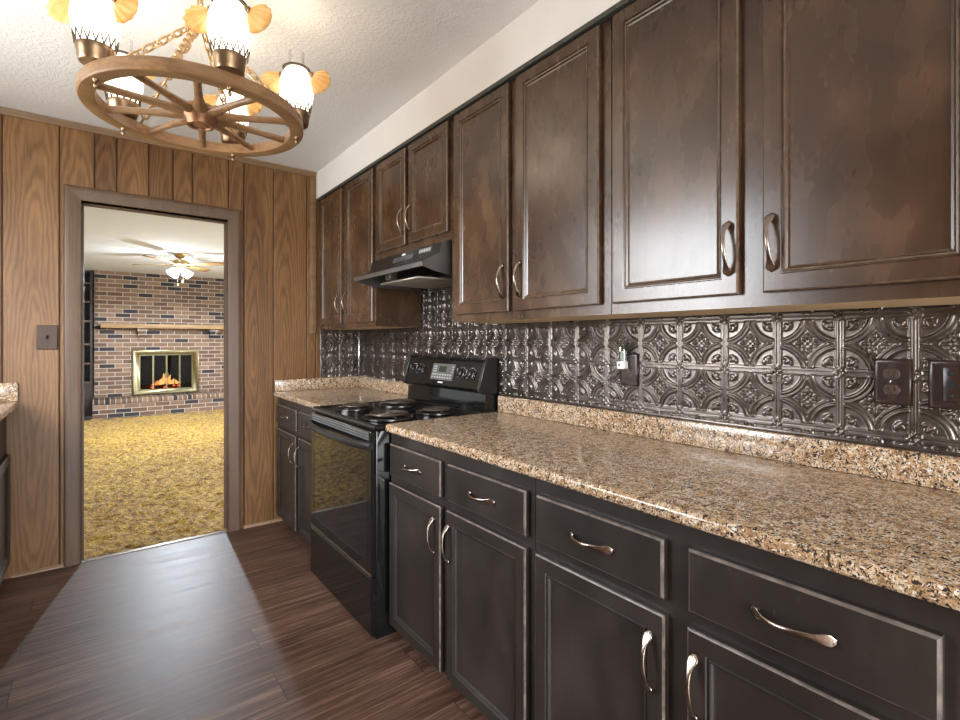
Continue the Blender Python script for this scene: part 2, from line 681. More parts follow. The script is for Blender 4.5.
def plank_wall(name, axis_pos, spans, thick, mats, along='X', face=-1, gap=.0055, label=None):
    """boards between groove positions; spans = (a0, a1, z0, z1) rectangles; a dark backing shows in the grooves"""
    bm = bmesh.new()
    vals = []
    for a0, a1, z0, z1, seed, *full in spans:
        rnd = random.Random(seed * 131 + 5)
        r = rnd.random(); zc = rnd.uniform(.2, 2.1); fa, fb_ = full if full else (a0, a1)
        xc = (fa + fb_) / 2 + rnd.uniform(-.25, .25) * (fb_ - fa)
        nz = 1
        c = .0025
        p0, p1 = axis_pos, axis_pos + face * thick
        prof = [(a0 + gap * .5, p0), (a0 + gap * .5, p1 - face * c), (a0 + gap * .5 + c, p1), (a1 - gap * .5 - c, p1), (a1 - gap * .5, p1 - face * c), (a1 - gap * .5, p0)]
        rows = []
        for z in (z0, z1):
            row = []
            for a, p in prof:
                row.append(bm.verts.new((a, p, z) if along == 'X' else (p, a, z)))
                vals.append((a - xc, z - zc, r))
            rows.append(row)
        k = len(prof)
        for i in range(k):
            j = (i + 1) % k
            bm.faces.new((rows[0][i], rows[0][j], rows[1][j], rows[1][i]))
        bm.faces.new(rows[0]); bm.faces.new(list(reversed(rows[1])))
    nb = len(bm.verts)
    bm.verts.ensure_lookup_table()
    bmesh.ops.recalc_face_normals(bm, faces=bm.faces[:])
    # backing
    rects = {}
    for a0, a1, z0, z1, *_ in spans:
        rects.setdefault((z0, z1), []).append((a0, a1))
    for (z0, z1), L in rects.items():
        L.sort()
        runs = []
        for a0, a1 in L:
            if runs and abs(runs[-1][1] - a0) < 1e-4:
                runs[-1][1] = a1
            else:
                runs.append([a0, a1])
        for a0, a1 in runs:
            b0, b1 = sorted((axis_pos + face * .002, axis_pos - face * (WT - .02)))
            co = []
            for z in (z0, z1):
                for a, b in ((a0, b0), (a1, b0), (a1, b1), (a0, b1)):
                    co.append((a, b, z) if along == 'X' else (b, a, z))
            v = [bm.verts.new(q) for q in co]
            for q in ((0, 3, 2, 1), (4, 5, 6, 7), (0, 1, 5, 4), (1, 2, 6, 5), (2, 3, 7, 6), (3, 0, 4, 7)):
                f = bm.faces.new([v[i] for i in q]); f.material_index = 1
            vals += [(0, 0, 0)] * 8
    bm.normal_update()
    me = bpy.data.meshes.new(name)
    bm.to_mesh(me); bm.free()
    for m in mats:
        me.materials.append(M[m])
    add_grain(me, vals)
    o = bpy.data.objects.new(name, me)
    COL.objects.link(o)
    o['kind'] = 'structure'; o['category'] = 'wall'; o['label'] = label or name.replace('_', ' ')
    return o


OX0, OX1, OZ = -.078, .668, 2.032     # door opening
gro = [LX - .1, -.80, -.60, -.401, -.172, -.02, .083, .238, .362, .465, .671, .764, .951, 1.18, 1.245, WX]
spans = []
for i in range(len(gro) - 1):
    a0, a1 = gro[i], gro[i + 1]
    top = a1 > OX0 and a0 < OX1
    if top:
        spans.append((a0, a1, OZ, H, i, a0, a1))
    for b0, b1 in ((a0, min(a1, OX0)), (max(a0, OX1), a1)):
        if b1 - b0 > .012:
            spans.append((b0, b1, 0, OZ if top else H, i, a0, a1))
plank_wall('wall_back', D + .006, spans, .006, ('walnut_panel', 'panel_groove'), label='walnut panelled wall with the doorway')

# other kitchen wall with the window over the sink counter (outside the frame, seen in reflections)
ys = [BY]
rr = random.Random(3)
while ys[-1] < D - .3:
    ys.append(ys[-1] + rr.choice((.1, .15, .2, .25)))
ys[-1] = D
spans = []
for i in range(len(ys) - 1):
    a0, a1 = ys[i], ys[i + 1]
    for b0, b1, z0, z1 in ((a0, min(a1, KW[0]), 0, H), (max(a0, KW[0]), min(a1, KW[1]), 0, KW[2]), (max(a0, KW[0]), min(a1, KW[1]), KW[3], H), (max(a0, KW[1]), a1, 0, H)):
        if b1 - b0 > .012:
            spans.append((b0, b1, z0, z1, i + 40))
plank_wall('wall_left', LX - .006, spans, .006, ('walnut_panel', 'panel_groove'), along='Y', face=1, label='panelled wall with the kitchen window')
mb = MB()
y0, y1, z0, z1 = KW
for a in ((y0, y0 + .05, z0, z1), (y1 - .05, y1, z0, z1), (y0, y1, z0, z0 + .05), (y0, y1, z1 - .05, z1), ((y0 + y1) / 2 - .025, (y0 + y1) / 2 + .025, z0, z1)):
    mb.box(LX - .09, LX - .04, *a)
struct(mb, 'window_1', 'window_white', 'white framed kitchen window over the sink counter', 'window')

# wall behind the camera with a wide opening added for fill daylight
mb = MB()
x0, x1, z0, z1 = PW
mb.box(LX - .1, x0, BY - .1, BY, 0, H); mb.box(x1, WX, BY - .1, BY, 0, H); mb.box(x0, x1, BY - .1, BY, z1, H)
struct(mb, 'wall_front', 'soffit_white', 'white wall behind the viewpoint')
mb = MB()
for a in ((x0, x0 + .06, z0, z1), (x1 - .06, x1, z0, z1), (x0, x1, z1 - .06, z1), (x0, x1, 0.001, .04), ((x0 + x1) / 2 - .04, (x0 + x1) / 2 + .04, z0, z1)):
    mb.box(a[0], a[1], BY - .08, BY - .03, a[2], a[3])
struct(mb, 'fill_window_2', 'window_white', 'unseen white framed opening added for fill daylight', 'window')

# crown strip and shoe strips on the panelled wall
mb = MB()
mb.loft([[(x, D - .001, H - .001), (x, D - .022, H - .001), (x, D - .020, H - .010), (x, D - .011, H - .022), (x, D - .008, H - .034), (x, D - .001, H - .036)] for x in (LX + .01, 1.244)])
struct(mb, 'trim_2', 'moulding_brown', 'brown crown strip along the top of the panelled wall', 'trim')
for i, (a, b) in enumerate(((-.365, OX0 - .076), (OX1 + .092, 1.02))):
    mb = MB()
    mb.loft([[(x, D - .001, .001), (x, D - .014, .001), (x, D - .013, .010), (x, D - .006, .017), (x, D - .001, .018)] for x in (a, b)])
    struct(mb, 'baseboard_back.%03d' % i if i else 'baseboard_back', 'shoe_tan', ('pale shoe strip between the other counter and the doorway', 'pale shoe strip between the doorway and the base cabinet')[i], 'baseboard')
mb = MB(); mb.box(1.2, 1.243, D - .012, D - .0005, 1.30, H - .037, bev=.002)
struct(mb, 'trim_3', 'moulding_brown', 'brown corner strip beside the soffit', 'trim')

# doorway casing and jamb
mb = MB()


def casing(mb, y, s):
    w = .076
    # mitred frame: profile across the width, two legs and a head
    prof = [(0, 0), (.0, .010), (.006, .014), (.02, .013), (.05, .019), (.064, .020), (w - .004, .018), (w, .012), (w, 0)]
    def leg(xin, sx):
        rows = []
        bot = [(xin + sx * a, y + s * b, 0.001) for a, b in prof]
        top = [(xin + sx * a, y + s * b, OZ + a) for a, b in prof]
        mb.loft([bot, top])
    leg(OX0, -1); leg(OX1, 1)
    A = [(OX0 - a, y + s * b, OZ + a) for a, b in prof]
    B = [(OX1 + a, y + s * b, OZ + a) for a, b in prof]
    mb.loft([A, B])


casing(mb, D - .0005, -1)
casing(mb, D + WT + .0005, 1)
for x0, x1 in ((OX0 - .018, OX0), (OX1, OX1 + .018)):
    mb.box(x0, x1, D - .004, D + WT + .004, .001, OZ)
mb.box(OX0 - .018, OX1 + .018, D - .004, D + WT + .004, OZ, OZ + .018)
mb.box(OX0, OX0 + .010, D + .05, D + .085, .001, OZ); mb.box(OX1 - .010, OX1, D + .05, D + .085, .001, OZ); mb.box(OX0, OX1, D + .05, D + .085, OZ - .010, OZ)
struct(mb, 'door_1', 'casing_brown', 'brown wooden casing of the open doorway to the carpeted room', 'door frame')
mb = MB(); mb.box(OX0, OX1, D + .002, D + .03, 0, .006, bev=.002)
struct(mb, 'trim_4', 'threshold_strip', 'metal threshold strip between plank floor and carpet', 'trim')

# ------------------------------------------------------------------ family room shell
mb = MB(); mb.box(FL, FR, D + .0, FY + .8, -.09, -.05)
struct(mb, 'floor.001', 'firebox_black', 'floor under the gold carpet')
mb = MB(); mb.box(FL, FR, D + WT * .5, FY + .8, FH, FH + .05)
struct(mb, 'ceiling.001', 'ceiling_cool', 'white ceiling of the carpeted room')
mb = MB()
mb.box(FL, OX0 - .018, D + WT - .02, D + WT, 0, FH); mb.box(OX1 + .018, FR, D + WT - .02, D + WT, 0, FH); mb.box(OX0 - .018, OX1 + .018, D + WT - .02, D + WT, OZ + .018, FH)
struct(mb, 'wall_near', 'outer_white', 'carpeted room side of the doorway wall')
mb = MB(); mb.box(FL - .1, FL, D, FY + .8, -.06, FH)
struct(mb, 'wall_west', 'outer_white', 'plain side wall of the carpeted room')
mb = MB()
y0, y1, z0, z1 = FW  # opening added out of view to bring daylight into this room
mb.box(FR, FR + .1, D, y0, -.06, FH); mb.box(FR, FR + .1, y1, FY + .8, -.06, FH); mb.box(FR, FR + .1, y0, y1, -.06, z0); mb.box(FR, FR + .1, y0, y1, z1, FH)
struct(mb, 'wall_east', 'outer_white', 'side wall of the carpeted room with the added window')
mb = MB()
for a in ((y0, y0 + .06, z0, z1), (y1 - .06, y1, z0, z1), (y0, y1, z0, z0 + .06), (y0, y1, z1 - .06, z1), ((y0 + y1) / 2 - .03, (y0 + y1) / 2 + .03, z0, z1)):
    mb.box(FR + .02, FR + .07, *a)
struct(mb, 'fill_window_3', 'window_white', 'unseen white framed window added to light the carpeted room', 'window')

BX0 = -.062      # left end of the brick
FPX0, FPX1, FPZ0, FPZ1 = .45, 1.46, .315, 1.09
mb = MB()
a0, a1, b0, b1 = FPX0 + .06, FPX1 - .06, FPZ0 + .02, FPZ1 - .06
mb.box(BX0, a0, FY, FY + .5, 0, FH - .001); mb.box(a1, FR - .01, FY, FY + .5, 0, FH - .001)
mb.box(a0, a1, FY, FY + .5, b1, FH - .001); mb.box(a0, a1, FY, FY + .5, 0, b0)
struct(mb, 'wall_brick', 'brick', 'brown brick fireplace wall with scattered dark bricks')
mb = MB(); mb.box(BX0 - .02, FR - .01, FY - .42, FY - .001, 0, .225)
struct(mb, 'hearth', 'brick', 'raised brick hearth in front of the fireplace', 'hearth')
mb = MB(); mb.box(BX0 - .02, FR - .01, FY - .44, FY - .001, .2255, .300, bev=.004)
struct(mb, 'trim_5', 'brick_rowlock', 'rowlock brick edge on top of the hearth', 'trim')
mb = MB(); mb.box(FL, FR, FY + .7, FY + .8, 0, FH)
struct(mb, 'wall_far', 'outer_white', 'wall behind the bookcase')

# ------------------------------------------------------------------ carpet
nx, ny = 210, 380
xs = np.linspace(-1.2, 3.0, nx); yy = np.linspace(D + .032, FY - .425, ny)
rng = np.random.default_rng(4)


def smooth_noise(nx, ny, k):
    g = rng.random((int(nx / k) + 3, int(ny / k) + 3))
    ix = np.arange(nx) / k; iy = np.arange(ny) / k
    a = ix.astype(int); b = iy.astype(int)
    fx = (ix - a)[:, None]; fy = (iy - b)[None, :]
    fx = fx * fx * (3 - 2 * fx); fy = fy * fy * (3 - 2 * fy)
    return (g[a][:, b] * (1 - fx) * (1 - fy) + g[a + 1][:, b] * fx * (1 - fy) + g[a][:, b + 1] * (1 - fx) * fy + g[a + 1][:, b + 1] * fx * fy)


hz = .030 * smooth_noise(nx, ny, 2.2) + .014 * smooth_noise(nx, ny, 5) + .012 * rng.random((nx, ny)) - .036
co = np.stack([np.repeat(xs[:, None], ny, 1), np.repeat(yy[None, :], nx, 0), hz], -1).reshape(-1, 3)


def grid_mesh(name, co, nx, ny, mat, parent=None, flip=False, smooth=True):
    i, j = np.meshgrid(np.arange(nx - 1), np.arange(ny - 1), indexing='ij')
    a = (i * ny + j).ravel()
    q = np.stack([a, a + ny, a + ny + 1, a + 1], 1)
    if flip:
        q = q[:, ::-1]
    return quad_mesh(name, co, q, mat, smooth)


def quad_mesh(name, co, q, mat, smooth=True):
    me = bpy.data.meshes.new(name)
    me.vertices.add(len(co)); me.vertices.foreach_set('co', np.asarray(co, np.float32).ravel())
    me.loops.add(q.size); me.loops.foreach_set('vertex_index', q.ravel().astype(np.int32))
    me.polygons.add(len(q)); me.polygons.foreach_set('loop_start', np.arange(0, q.size, 4, dtype=np.int32))
    me.update(calc_edges=True)
    me.materials.append(M[mat])
    if smooth:
        me.polygons.foreach_set('use_smooth', np.ones(len(q), bool))
    o = bpy.data.objects.new(name, me)
    COL.objects.link(o)
    return o


cp = grid_mesh('carpet', co, nx, ny, 'shag_gold')
tag(cp, 'gold shag carpet covering the room beyond the doorway', 'carpet', kind='stuff')


# ------------------------------------------------------------------ cabinet kit (fronts face -x)
def rect_loops(mb, xb, y0, y1, z0, z1, loops, mats):
    """concentric rectangles: (inset, height in front of xb)"""
    rings = []
    for ins, d in loops:
        rings.append([(xb - d, y0 + ins, z0 + ins), (xb - d, y1 - ins, z0 + ins), (xb - d, y1 - ins, z1 - ins), (xb - d, y0 + ins, z1 - ins)])
    R = mb.loft(rings, mats=mats)
    for f in mb.bm.faces:
        f.smooth = False


T = .020
DOOR = [(0, 0), (0, T - .005), (.0015, T - .002), (.0045, T), (.040, T), (.043, T - .0045), (.0445, T - .0045), (.047, T - .0015), (.050, T - .0025), (.0535, T - .008), (.058, T - .0095)]
DOOR_M = [0, 1, 1, 0, 0, 0, 1, 1, 0, 0]  # second slot paints wear and bright highlight lines on rim and bead
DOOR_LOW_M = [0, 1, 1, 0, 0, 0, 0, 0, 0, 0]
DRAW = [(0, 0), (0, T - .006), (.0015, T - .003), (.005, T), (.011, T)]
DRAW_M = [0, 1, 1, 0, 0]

HANDLE_MESH = None


def handle_mesh():
    """arched bronze pull with spoon-shaped ridged ends, 0.134 long along z, stands off towards -x"""
    mb = MB()
    n = 25
    L = .136
    rings = []
    for i in range(n):
        s = -1 + 2 * i / (n - 1)
        z = s * L / 2
        arch = .0255 * (1 - abs(s) ** 2.1) + .0035
        e = abs(s)
        wid = .0048 + .0062 * math.exp(-((e - .86) / .17) ** 2)
        if e > .93:
            wid *= max(.35, math.sqrt(max(0, 1 - ((e - .93) / .078) ** 2)))
        th = .0042 - .0012 * e
        # gentle s sweep sideways
        yo = .0022 * math.sin(s * PI)
        slope = 25.5 * .001 * 2.1 * abs(s) ** 1.1 / (L / 2) * (-1 if s > 0 else 1)
        nx_, nz_ = -1 / math.hypot(1, slope), slope / math.hypot(1, slope)
        ring = []
        for k in range(14):
            a = 2 * PI * k / 14
            cy = math.cos(a) * wid
            dd = math.sin(a) * th
            if dd > 0 and e > .55:   # ridges on the ends
                dd += .0009 * math.cos(cy / wid * 7.5)
            ring.append((-arch + nx_ * dd, yo + cy, z + nz_ * dd))
        rings.append(ring)
    mb.loft(rings)
    for s in (-1, 1):   # feet
        mb.lathe([(.0075, 0), (.0065, -.004), (.0055, -.008)], (0, 0, s * L * .445), 10, axis='X', cap0=True, cap1=True)
    bm = mb.bm
    bmesh.ops.recalc_face_normals(bm, faces=bm.faces[:])
    me = bpy.data.meshes.new('handle')
    bm.to_mesh(me); bm.free()
    me.materials.append(M['handle_bronze'])
    for p in me.polygons:
        p.use_smooth = True
    return me


HANDLE_MESH = handle_mesh()


def handle(parent, x, y, z, horiz=False, s=1.0):
    o = bpy.data.objects.new('handle', HANDLE_MESH)
    COL.objects.link(o)
    o.parent = parent
    root = parent.parent
    o.location = (x, y, z)
    if horiz:
        o.rotation_euler = (PI / 2, 0, 0)
    o.scale = (1, s, s) if not horiz else (1, s, s)
    o['label'] = 'arched bronze pull'
    return o


def door(root, xf, y0, y1, z0, z1, mats, hy, hz, name='door', horiz=False):
    mb = MB()
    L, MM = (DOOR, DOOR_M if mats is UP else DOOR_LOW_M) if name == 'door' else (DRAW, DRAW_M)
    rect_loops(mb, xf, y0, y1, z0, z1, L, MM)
    o = mb.build(name, mats, root, smooth=False)
    if hy is not None:
        handle(o, xf - T, hy, hz, horiz)
    return o


UP = ('cabinet_walnut', 'worn_glint_edge')
UX = 1.272


def upper(label, y0, y1, z0, z1, doors, group='dark stained wall cabinets'):
    r = thing('wall_cabinet', label, 'wall cabinet', (UX, (y0 + y1) / 2, z0), group)
    mb = MB()
    fs = mb.box(UX + .0005, WX - .012, y0 + .0015, y1 - .0015, z0 + .001, z1)
    fs[0].material_index = 1
    mb.box(UX - .001, UX + .004, y0 + .0015, y1 - .0015, z0, z0 + .036); mb.box(UX - .001, UX + .004, y0 + .0015, y1 - .0015, z1 - .03, z1)
    mb.build('body', ('cabinet_walnut', 'bare_maple'), r)
    for a, b, c, d, hy, hz in doors:
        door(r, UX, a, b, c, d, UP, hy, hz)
    return r


ZT = 2.2525
DZ0, DZ1 = 1.360, 2.247
upper('tall two-door wall cabinet in the corner by the panelled wall', 2.637, D - .002, 1.328, ZT,
      [(3.126, 3.500, DZ0, DZ1, 3.152, 1.49), (2.656, 3.051, DZ0, DZ1, 3.030, 1.49)])
upper('short two-door wall cabinet above the black range hood', 1.863, 2.637, 1.708, ZT,
      [(2.269, 2.602, 1.745, DZ1, 2.294, 1.87), (1.877, 2.233, 1.745, DZ1, 2.210, 1.87)])
upper('tall two-door wall cabinet just right of the range hood', .979, 1.863, 1.328, ZT,
      [(1.455, 1.822, DZ0, DZ1, 1.484, 1.478), (1.016, 1.408, DZ0, DZ1, 1.384, 1.478)])
upper('largest two-door wall cabinet, above the brown outlets', .095, .979, 1.328, ZT,
      [(.583, .963, DZ0, DZ1, .606, 1.476), (.140, .527, DZ0, DZ1, .505, 1.476)])

BXF = .976
LOW = ('cabinet_espresso', 'worn_glint_edge_pale')


def base(label, y0, y1, drawers, doors):
    r = thing('base_cabinet', label, 'base cabinet', (BXF, (y0 + y1) / 2, 0), 'dark base cabinets under the granite tops')
    mb = MB()
    mb.box(BXF, WX - .012, y0 + .001, y1 - .001, .060, .8645)
    mb.build('body', 'cabinet_espresso', r)
    mb = MB()
    mb.box(BXF + .065, WX - .02, y0 + .001, y1 - .001, .001, .0595)
    mb.build('toe_kick', 'toe_black', r)
    for a, b in drawers:
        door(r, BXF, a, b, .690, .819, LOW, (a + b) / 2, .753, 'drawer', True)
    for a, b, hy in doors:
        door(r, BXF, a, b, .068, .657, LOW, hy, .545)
    return r


base('dark base cabinet in the corner between range and panelled wall', 2.668, D - .016, [(3.095, 3.515), (2.69, 3.056)], [(3.110, 3.510, 3.148), (2.69, 3.056, 3.03)])
base('dark base cabinet beside the right side of the range', 1.012, 1.884, [(1.478, 1.860), (1.036, 1.432)], [(1.478, 1.866, 1.516), (1.036, 1.438, 1.420)])
base('dark base cabinet with wide drawer, farthest from the range', .06, 1.012, [(.603, .993), (.160, .547)], [(.600, .996, .632), (.160, .549, .529)])

# counters
CT0, CT1 = .8655, .8965


def top_prof(xf, xb):
    return [(xb, CT0), (xf + .004, CT0), (xf + .001, CT0 + .003), (xf, CT0 + .008), (xf, CT1 - .010), (xf + .003, CT1 - .004), (xf + .009, CT1 - .0005), (xf + .012, CT1), (xb, CT1)]


def counter(label, y0, y1, extra=None):
    r = thing('countertop', label, 'countertop', (1.27, (y0 + y1) / 2, CT0), 'granite countertops along the range wall')
    mb = MB(); mb.prism(top_prof(.952, WX - .002), y0, y1)
    mb.build('top', 'granite', r)
    mb = MB(); mb.box(WX - .024, WX - .002, y0 + .002, y1 - (.024 if extra else .003), CT1 + .0005, .977, bev=.006)
    mb.build('upstand', 'granite', r)
    if extra:
        mb = MB(); mb.box(.956, WX - .003, D - .022, D - .002, CT1 + .0005, .977, bev=.004)
        mb.build('upstand', 'granite', r)
    return r


counter('long speckled granite countertop between range and picture edge', -.55, 1.887)
counter('short speckled granite countertop in the corner beside the panelled wall', 2.662, D - .003, True)

# counter run on the other side of the kitchen: only its end shows
r = thing('base_cabinet', 'dark base cabinet at the picture edge beside the doorway wall', 'base cabinet', (-.66, 2.4, 0), 'dark base cabinets under the granite tops')
mb = MB(); mb.box(LX + .002, -.384, 1.0, D - .004, .09, .894); mb.build('body', 'cabinet_espresso', r)
mb = MB(); mb.box(LX + .002, -.45, 1.0, D - .004, .001, .0895); mb.build('toe_kick', 'toe_black', r)
for k in range(5):
    a = 1.05 + k * .5
    mb = MB()
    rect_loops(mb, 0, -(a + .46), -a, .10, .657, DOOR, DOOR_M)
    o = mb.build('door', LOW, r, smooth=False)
    o.matrix_parent_inverse = Matrix.Translation(-Vector(r.location)) @ Matrix.Translation((-.384, 0, 0)) @ Matrix.Rotation(PI, 4, 'Z')
r = thing('countertop', 'granite countertop end poking in at the left edge by the panelled wall', 'countertop', (-.66, 2.4, .895), 'granite countertops')
mb = MB()
mb.loft([[(x, y, z) for x, z in ((LX + .002, .8955), (-.342, .8955), (-.337, .900), (-.336, .918), (-.340, .925), (-.350, .927), (LX + .002, .927))] for y in (1.0, D - .003)])
mb.build('top', 'granite', r)
mb = MB(); mb.box(LX + .002, -.338, D - .022, D - .003, .9275, 1.026, bev=.003); mb.build('upstand', 'granite', r)

# ------------------------------------------------------------------ pressed tin backsplash
NT_ = 64
TS = .1541


def tile_height(p, q):
    """p, q in [-1, 1] across one tile; returns relief in metres"""
    ap, aq = np.abs(p), np.abs(q)
    h = np.zeros_like(p)
    ridge = lambda d, w: np.exp(-(d / w) ** 2)
    # beads along the tile edges, broken near the corners
    for a, b in ((ap, aq), (aq, ap)):
        bar = (b < .84)
        h += bar * .0026 * (ridge(a - .955, .022) + ridge(a - .885, .020))
    # little studs at the crossings
    for s in (.93,):
        h += .0030 * ridge(np.hypot(ap - s, aq - s), .055)
        h += .0022 * ridge(np.hypot(ap - 1.0, aq - .86), .04) + .0022 * ridge(np.hypot(ap - .86, aq - 1.0), .04)
    inside = (ap < .87) & (aq < .87)
    r = np.hypot(1 - ap, 1 - aq)
    h += inside * (.0034 * np.clip(1.5 - np.abs(r - .885) / .05, 0, 1) + .0034 * np.clip(1.5 - np.abs(r - 1.03) / .030, 0, 1))
    # ivy leaf in each corner: three lobes, midrib
    leaf = np.zeros_like(p)
    for cx, cy, ang, L, W in ((.64, .64, 45, .17, .075), (.71, .53, 0, .13, .062), (.53, .71, 90, .13, .062)):
        ca, sa = math.cos(math.radians(ang)), math.sin(math.radians(ang))
        du = (ap - cx) * ca + (aq - cy) * sa
        dv = -(ap - cx) * sa + (aq - cy) * ca
        e = 1 - (du / L) ** 2 - (dv / W) ** 2
        leaf = np.maximum(leaf, np.clip(e * 1.6, 0, 1) * (1 - .5 * ridge(dv, .016)))
    h += inside * .0036 * leaf
    # centre: diamond of buds
    bud = np.zeros_like(p)
    for cx, cy, A, B in ((.0, .0, .035, .035), (.27, .0, .13, .06), (.0, .27, .06, .13), (.115, .115, .05, .05), (.26, .12, .045, .045), (.12, .26, .045, .045)):
        e = 1 - ((ap - cx) / A) ** 2 - ((aq - cy) / B) ** 2
        bud = np.maximum(bud, np.clip(e * 1.5, 0, 1))
    h += .0034 * bud
    h -= .0016 * (np.hypot(p, q) < .52) * 0
    return h


def tin(name, label, axis, w, a_lines0, a0, a1, zs, boxes):
    """axis 'Y': panel on the x=w plane facing -x; 'X': panel on the y=w plane facing -y. boxes = visible (a0,a1,z0,z1) rectangles"""
    da = TS / NT_
    cos, quads = [], []
    base_i = 0
    for b0, b1, c0, c1 in boxes:
        na = max(2, int(round((b1 - b0) / da)) + 1); nz = max(2, int(round((c1 - c0) / da)) + 1)
        A = np.linspace(b0, b1, na)[:, None] + np.zeros((1, nz)); Z = np.linspace(c0, c1, nz)[None, :] + np.zeros((na, 1))
        p = ((A - a_lines0) / TS) % 1.0 * 2 - 1
        q = ((Z - zs) / TS) % 1.0 * 2 - 1
        hgt = tile_height(p, q)
        off = w - .004 - hgt * 1.45
        if axis == 'Y':
            co = np.stack([off, A, Z], -1)
        else:
            co = np.stack([A, off, Z], -1)
        i, j = np.meshgrid(np.arange(na - 1), np.arange(nz - 1), indexing='ij')
        a = (i * nz + j).ravel() + base_i
        qd = np.stack([a, a + nz, a + nz + 1, a + 1], 1)
        if axis == 'Y':
            qd = qd[:, ::-1]
        cos.append(co.reshape(-1, 3)); quads.append(qd)
        base_i += na * nz
    o = quad_mesh(name, np.concatenate(cos), np.concatenate(quads), 'tin_bronze')
    tag(o, label, 'backsplash')
    return o


tin('backsplash', 'pressed tin tile backsplash behind the range and long counter', 'Y', WX, .312, 0, 0, 1.006,
    [(-.30, 1.894, .978, 1.3395), (1.894, 2.660, .80, 1.72), (2.660, D - .012, .978, 1.3395)])
tin('backsplash', 'two-tile-wide dark tin backsplash on the panelled wall in the corner', 'X', D, 1.275, 0, 0, 1.006, [(1.275, WX - .008, .979, 1.327)])
mb = MB(); mb.box(WX - .012, WX - .0005, D - .0125, D - .0005, .978, 1.3275, bev=.003)
struct(mb, 'trim_6', 'chrome', 'thin metal strip in the corner of the tin backsplash', 'trim')
mb = MB(); mb.box(WX - .013, WX - .002, -.3, 1.89, .9775, .987, bev=.003)
struct(mb, 'trim_7', 'tin_bronze', 'dark metal edge strip between granite upstand and tin tiles', 'trim')

# ------------------------------------------------------------------ range
RY0, RY1 = 1.896, 2.656
RF = .910
r = thing('range', 'black electric coil range between the two granite countertops', 'stove', (1.2, (RY0 + RY1) / 2, 0))
mb = MB()
mb.box(RF + .006, 1.553, RY0 + .003, RY1 - .003, .0, .868, bev=.003)
mb.build('body', 'black_enamel', r)
# cooktop: raised rounded rim
mb = MB()
rings = []
for ins, z in ((.004, .8685), (0, .874), (.0, .886), (.004, .8925), (.010, .8945), (.018, .8935), (.026, .889)):
    rings.append([(RF - .004 + ins, RY0 + ins, z), (1.49 - ins * .2, RY0 + ins, z), (1.49 - ins * .2, RY1 - ins, z), (RF - .004 + ins, RY1 - ins, z)])
mb.loft(rings)
mb.build('cooktop', 'black_enamel', r)
for (bx, by, br_) in ((1.065, 2.085, .098), (1.065, 2.465, .075), (1.325, 2.465, .098), (1.325, 2.085, .075)):
    mb = MB()
    mb.lathe([(br_ + .022, .8895), (br_ + .021, .896), (br_ + .015, .8995), (br_ + .007, .897), (br_ - .01, .886), (.02, .8805), (.001, .880)], (bx, by, 0), 36)
    b = mb.build('burner', 'pan_black', r, smooth=True)
    mb = MB()
    turns = 4.2
    pts = []
    for k in range(150):
        f = k / 149
        a = f * turns * 2 * PI
        rad = .018 + (br_ - .024) * f
        pts.append((bx + rad * math.cos(a), by + rad * math.sin(a), .9085))
    mb.tube(pts, .0058, 8, squash=.75)
    for k in range(3):
        a = k * 2 * PI / 3 + .4
        mb.tube([(bx + .01 * math.cos(a), by + .01 * math.sin(a), .902), (bx + (br_ + .008) * math.cos(a), by + (br_ + .008) * math.sin(a), .9005)], .0028, 6)
    o = mb.build('heating_coil', 'coil_metal', b)
    mb = MB()
    mb.lathe([(.0, .8975), (.013, .8975), (.013, .902), (.0, .9025)], (bx, by, .013), 14)
    mb.build('coil_centre', 'coil_metal', b)

# backguard: profile in xz swept along y with a slanted control face
mb = MB()
bgp = [(1.487, .8695), (1.487, .905), (1.492, .985), (1.462, 1.000), (1.459, 1.008), (1.499, 1.138), (1.506, 1.150), (1.520, 1.156), (1.5625, 1.156), (1.5625, .8695)]
mb.prism(bgp, RY0 + .002, RY1 - .002)
bg = mb.build('backguard', 'black_enamel', r)
for f in bg.data.polygons:
    f.use_smooth = False
# frame of the control face: p(u along y, w up the face)
FA, FB = Vector((1.459, 0, 1.008)), Vector((1.499, 0, 1.138))
FD = (FB - FA).normalized()
FN = Vector((-FD.z, 0, FD.x))
FL_ = (FB - FA).length


def face_pt(y, w, out):
    p = FA + FD * (w * FL_) + FN * out
    return Vector((p.x, y, p.z))


def face_box(mb, y0, y1, w0, w1, o0, o1, mi=0):
    rings = []
    for o in (o0, o1):
        rings.append([face_pt(y0, w0, o), face_pt(y1, w0, o), face_pt(y1, w1, o), face_pt(y0, w1, o)])
    mb.loft(rings, mi)


# end caps with a bright edge
for i, (a, b) in enumerate(((RY0, RY0 + .016), (RY1 - .016, RY1))):
    mb = MB()
    mb.prism([(1.452, 1.0), (1.455, .994), (1.475, .985), (1.564, .985), (1.564, 1.160), (1.515, 1.162), (1.500, 1.155), (1.494, 1.143)], a - .001, b + .001)
    o = mb.build('end_cap', 'black_plastic', bg, smooth=False)
mb = MB()
face_box(mb, RY0 + .019, RY0 + .024, .0, 1.0, -.002, .002)
mb.build('edge_strip', 'chrome', bg, smooth=False)
mb = MB()
face_box(mb, RY0 + .255, RY0 + .470, .20, .86, -.001, .0015)
dp = mb.build('control_panel', 'display_grey', bg, smooth=False)
mb = MB(); face_box(mb, RY0 + .33, RY0 + .40, .52, .76, .0015, .0025); mb.build('clock_display', 'display_green', dp, smooth=False)
mb = MB()
for k in range(8):
    y = RY0 + .272 + k * .0245
    face_box(mb, y, y + .014, .27, .33, .0015, .0022)
    face_box(mb, y, y + .014, .38, .45, .0015, .0022)
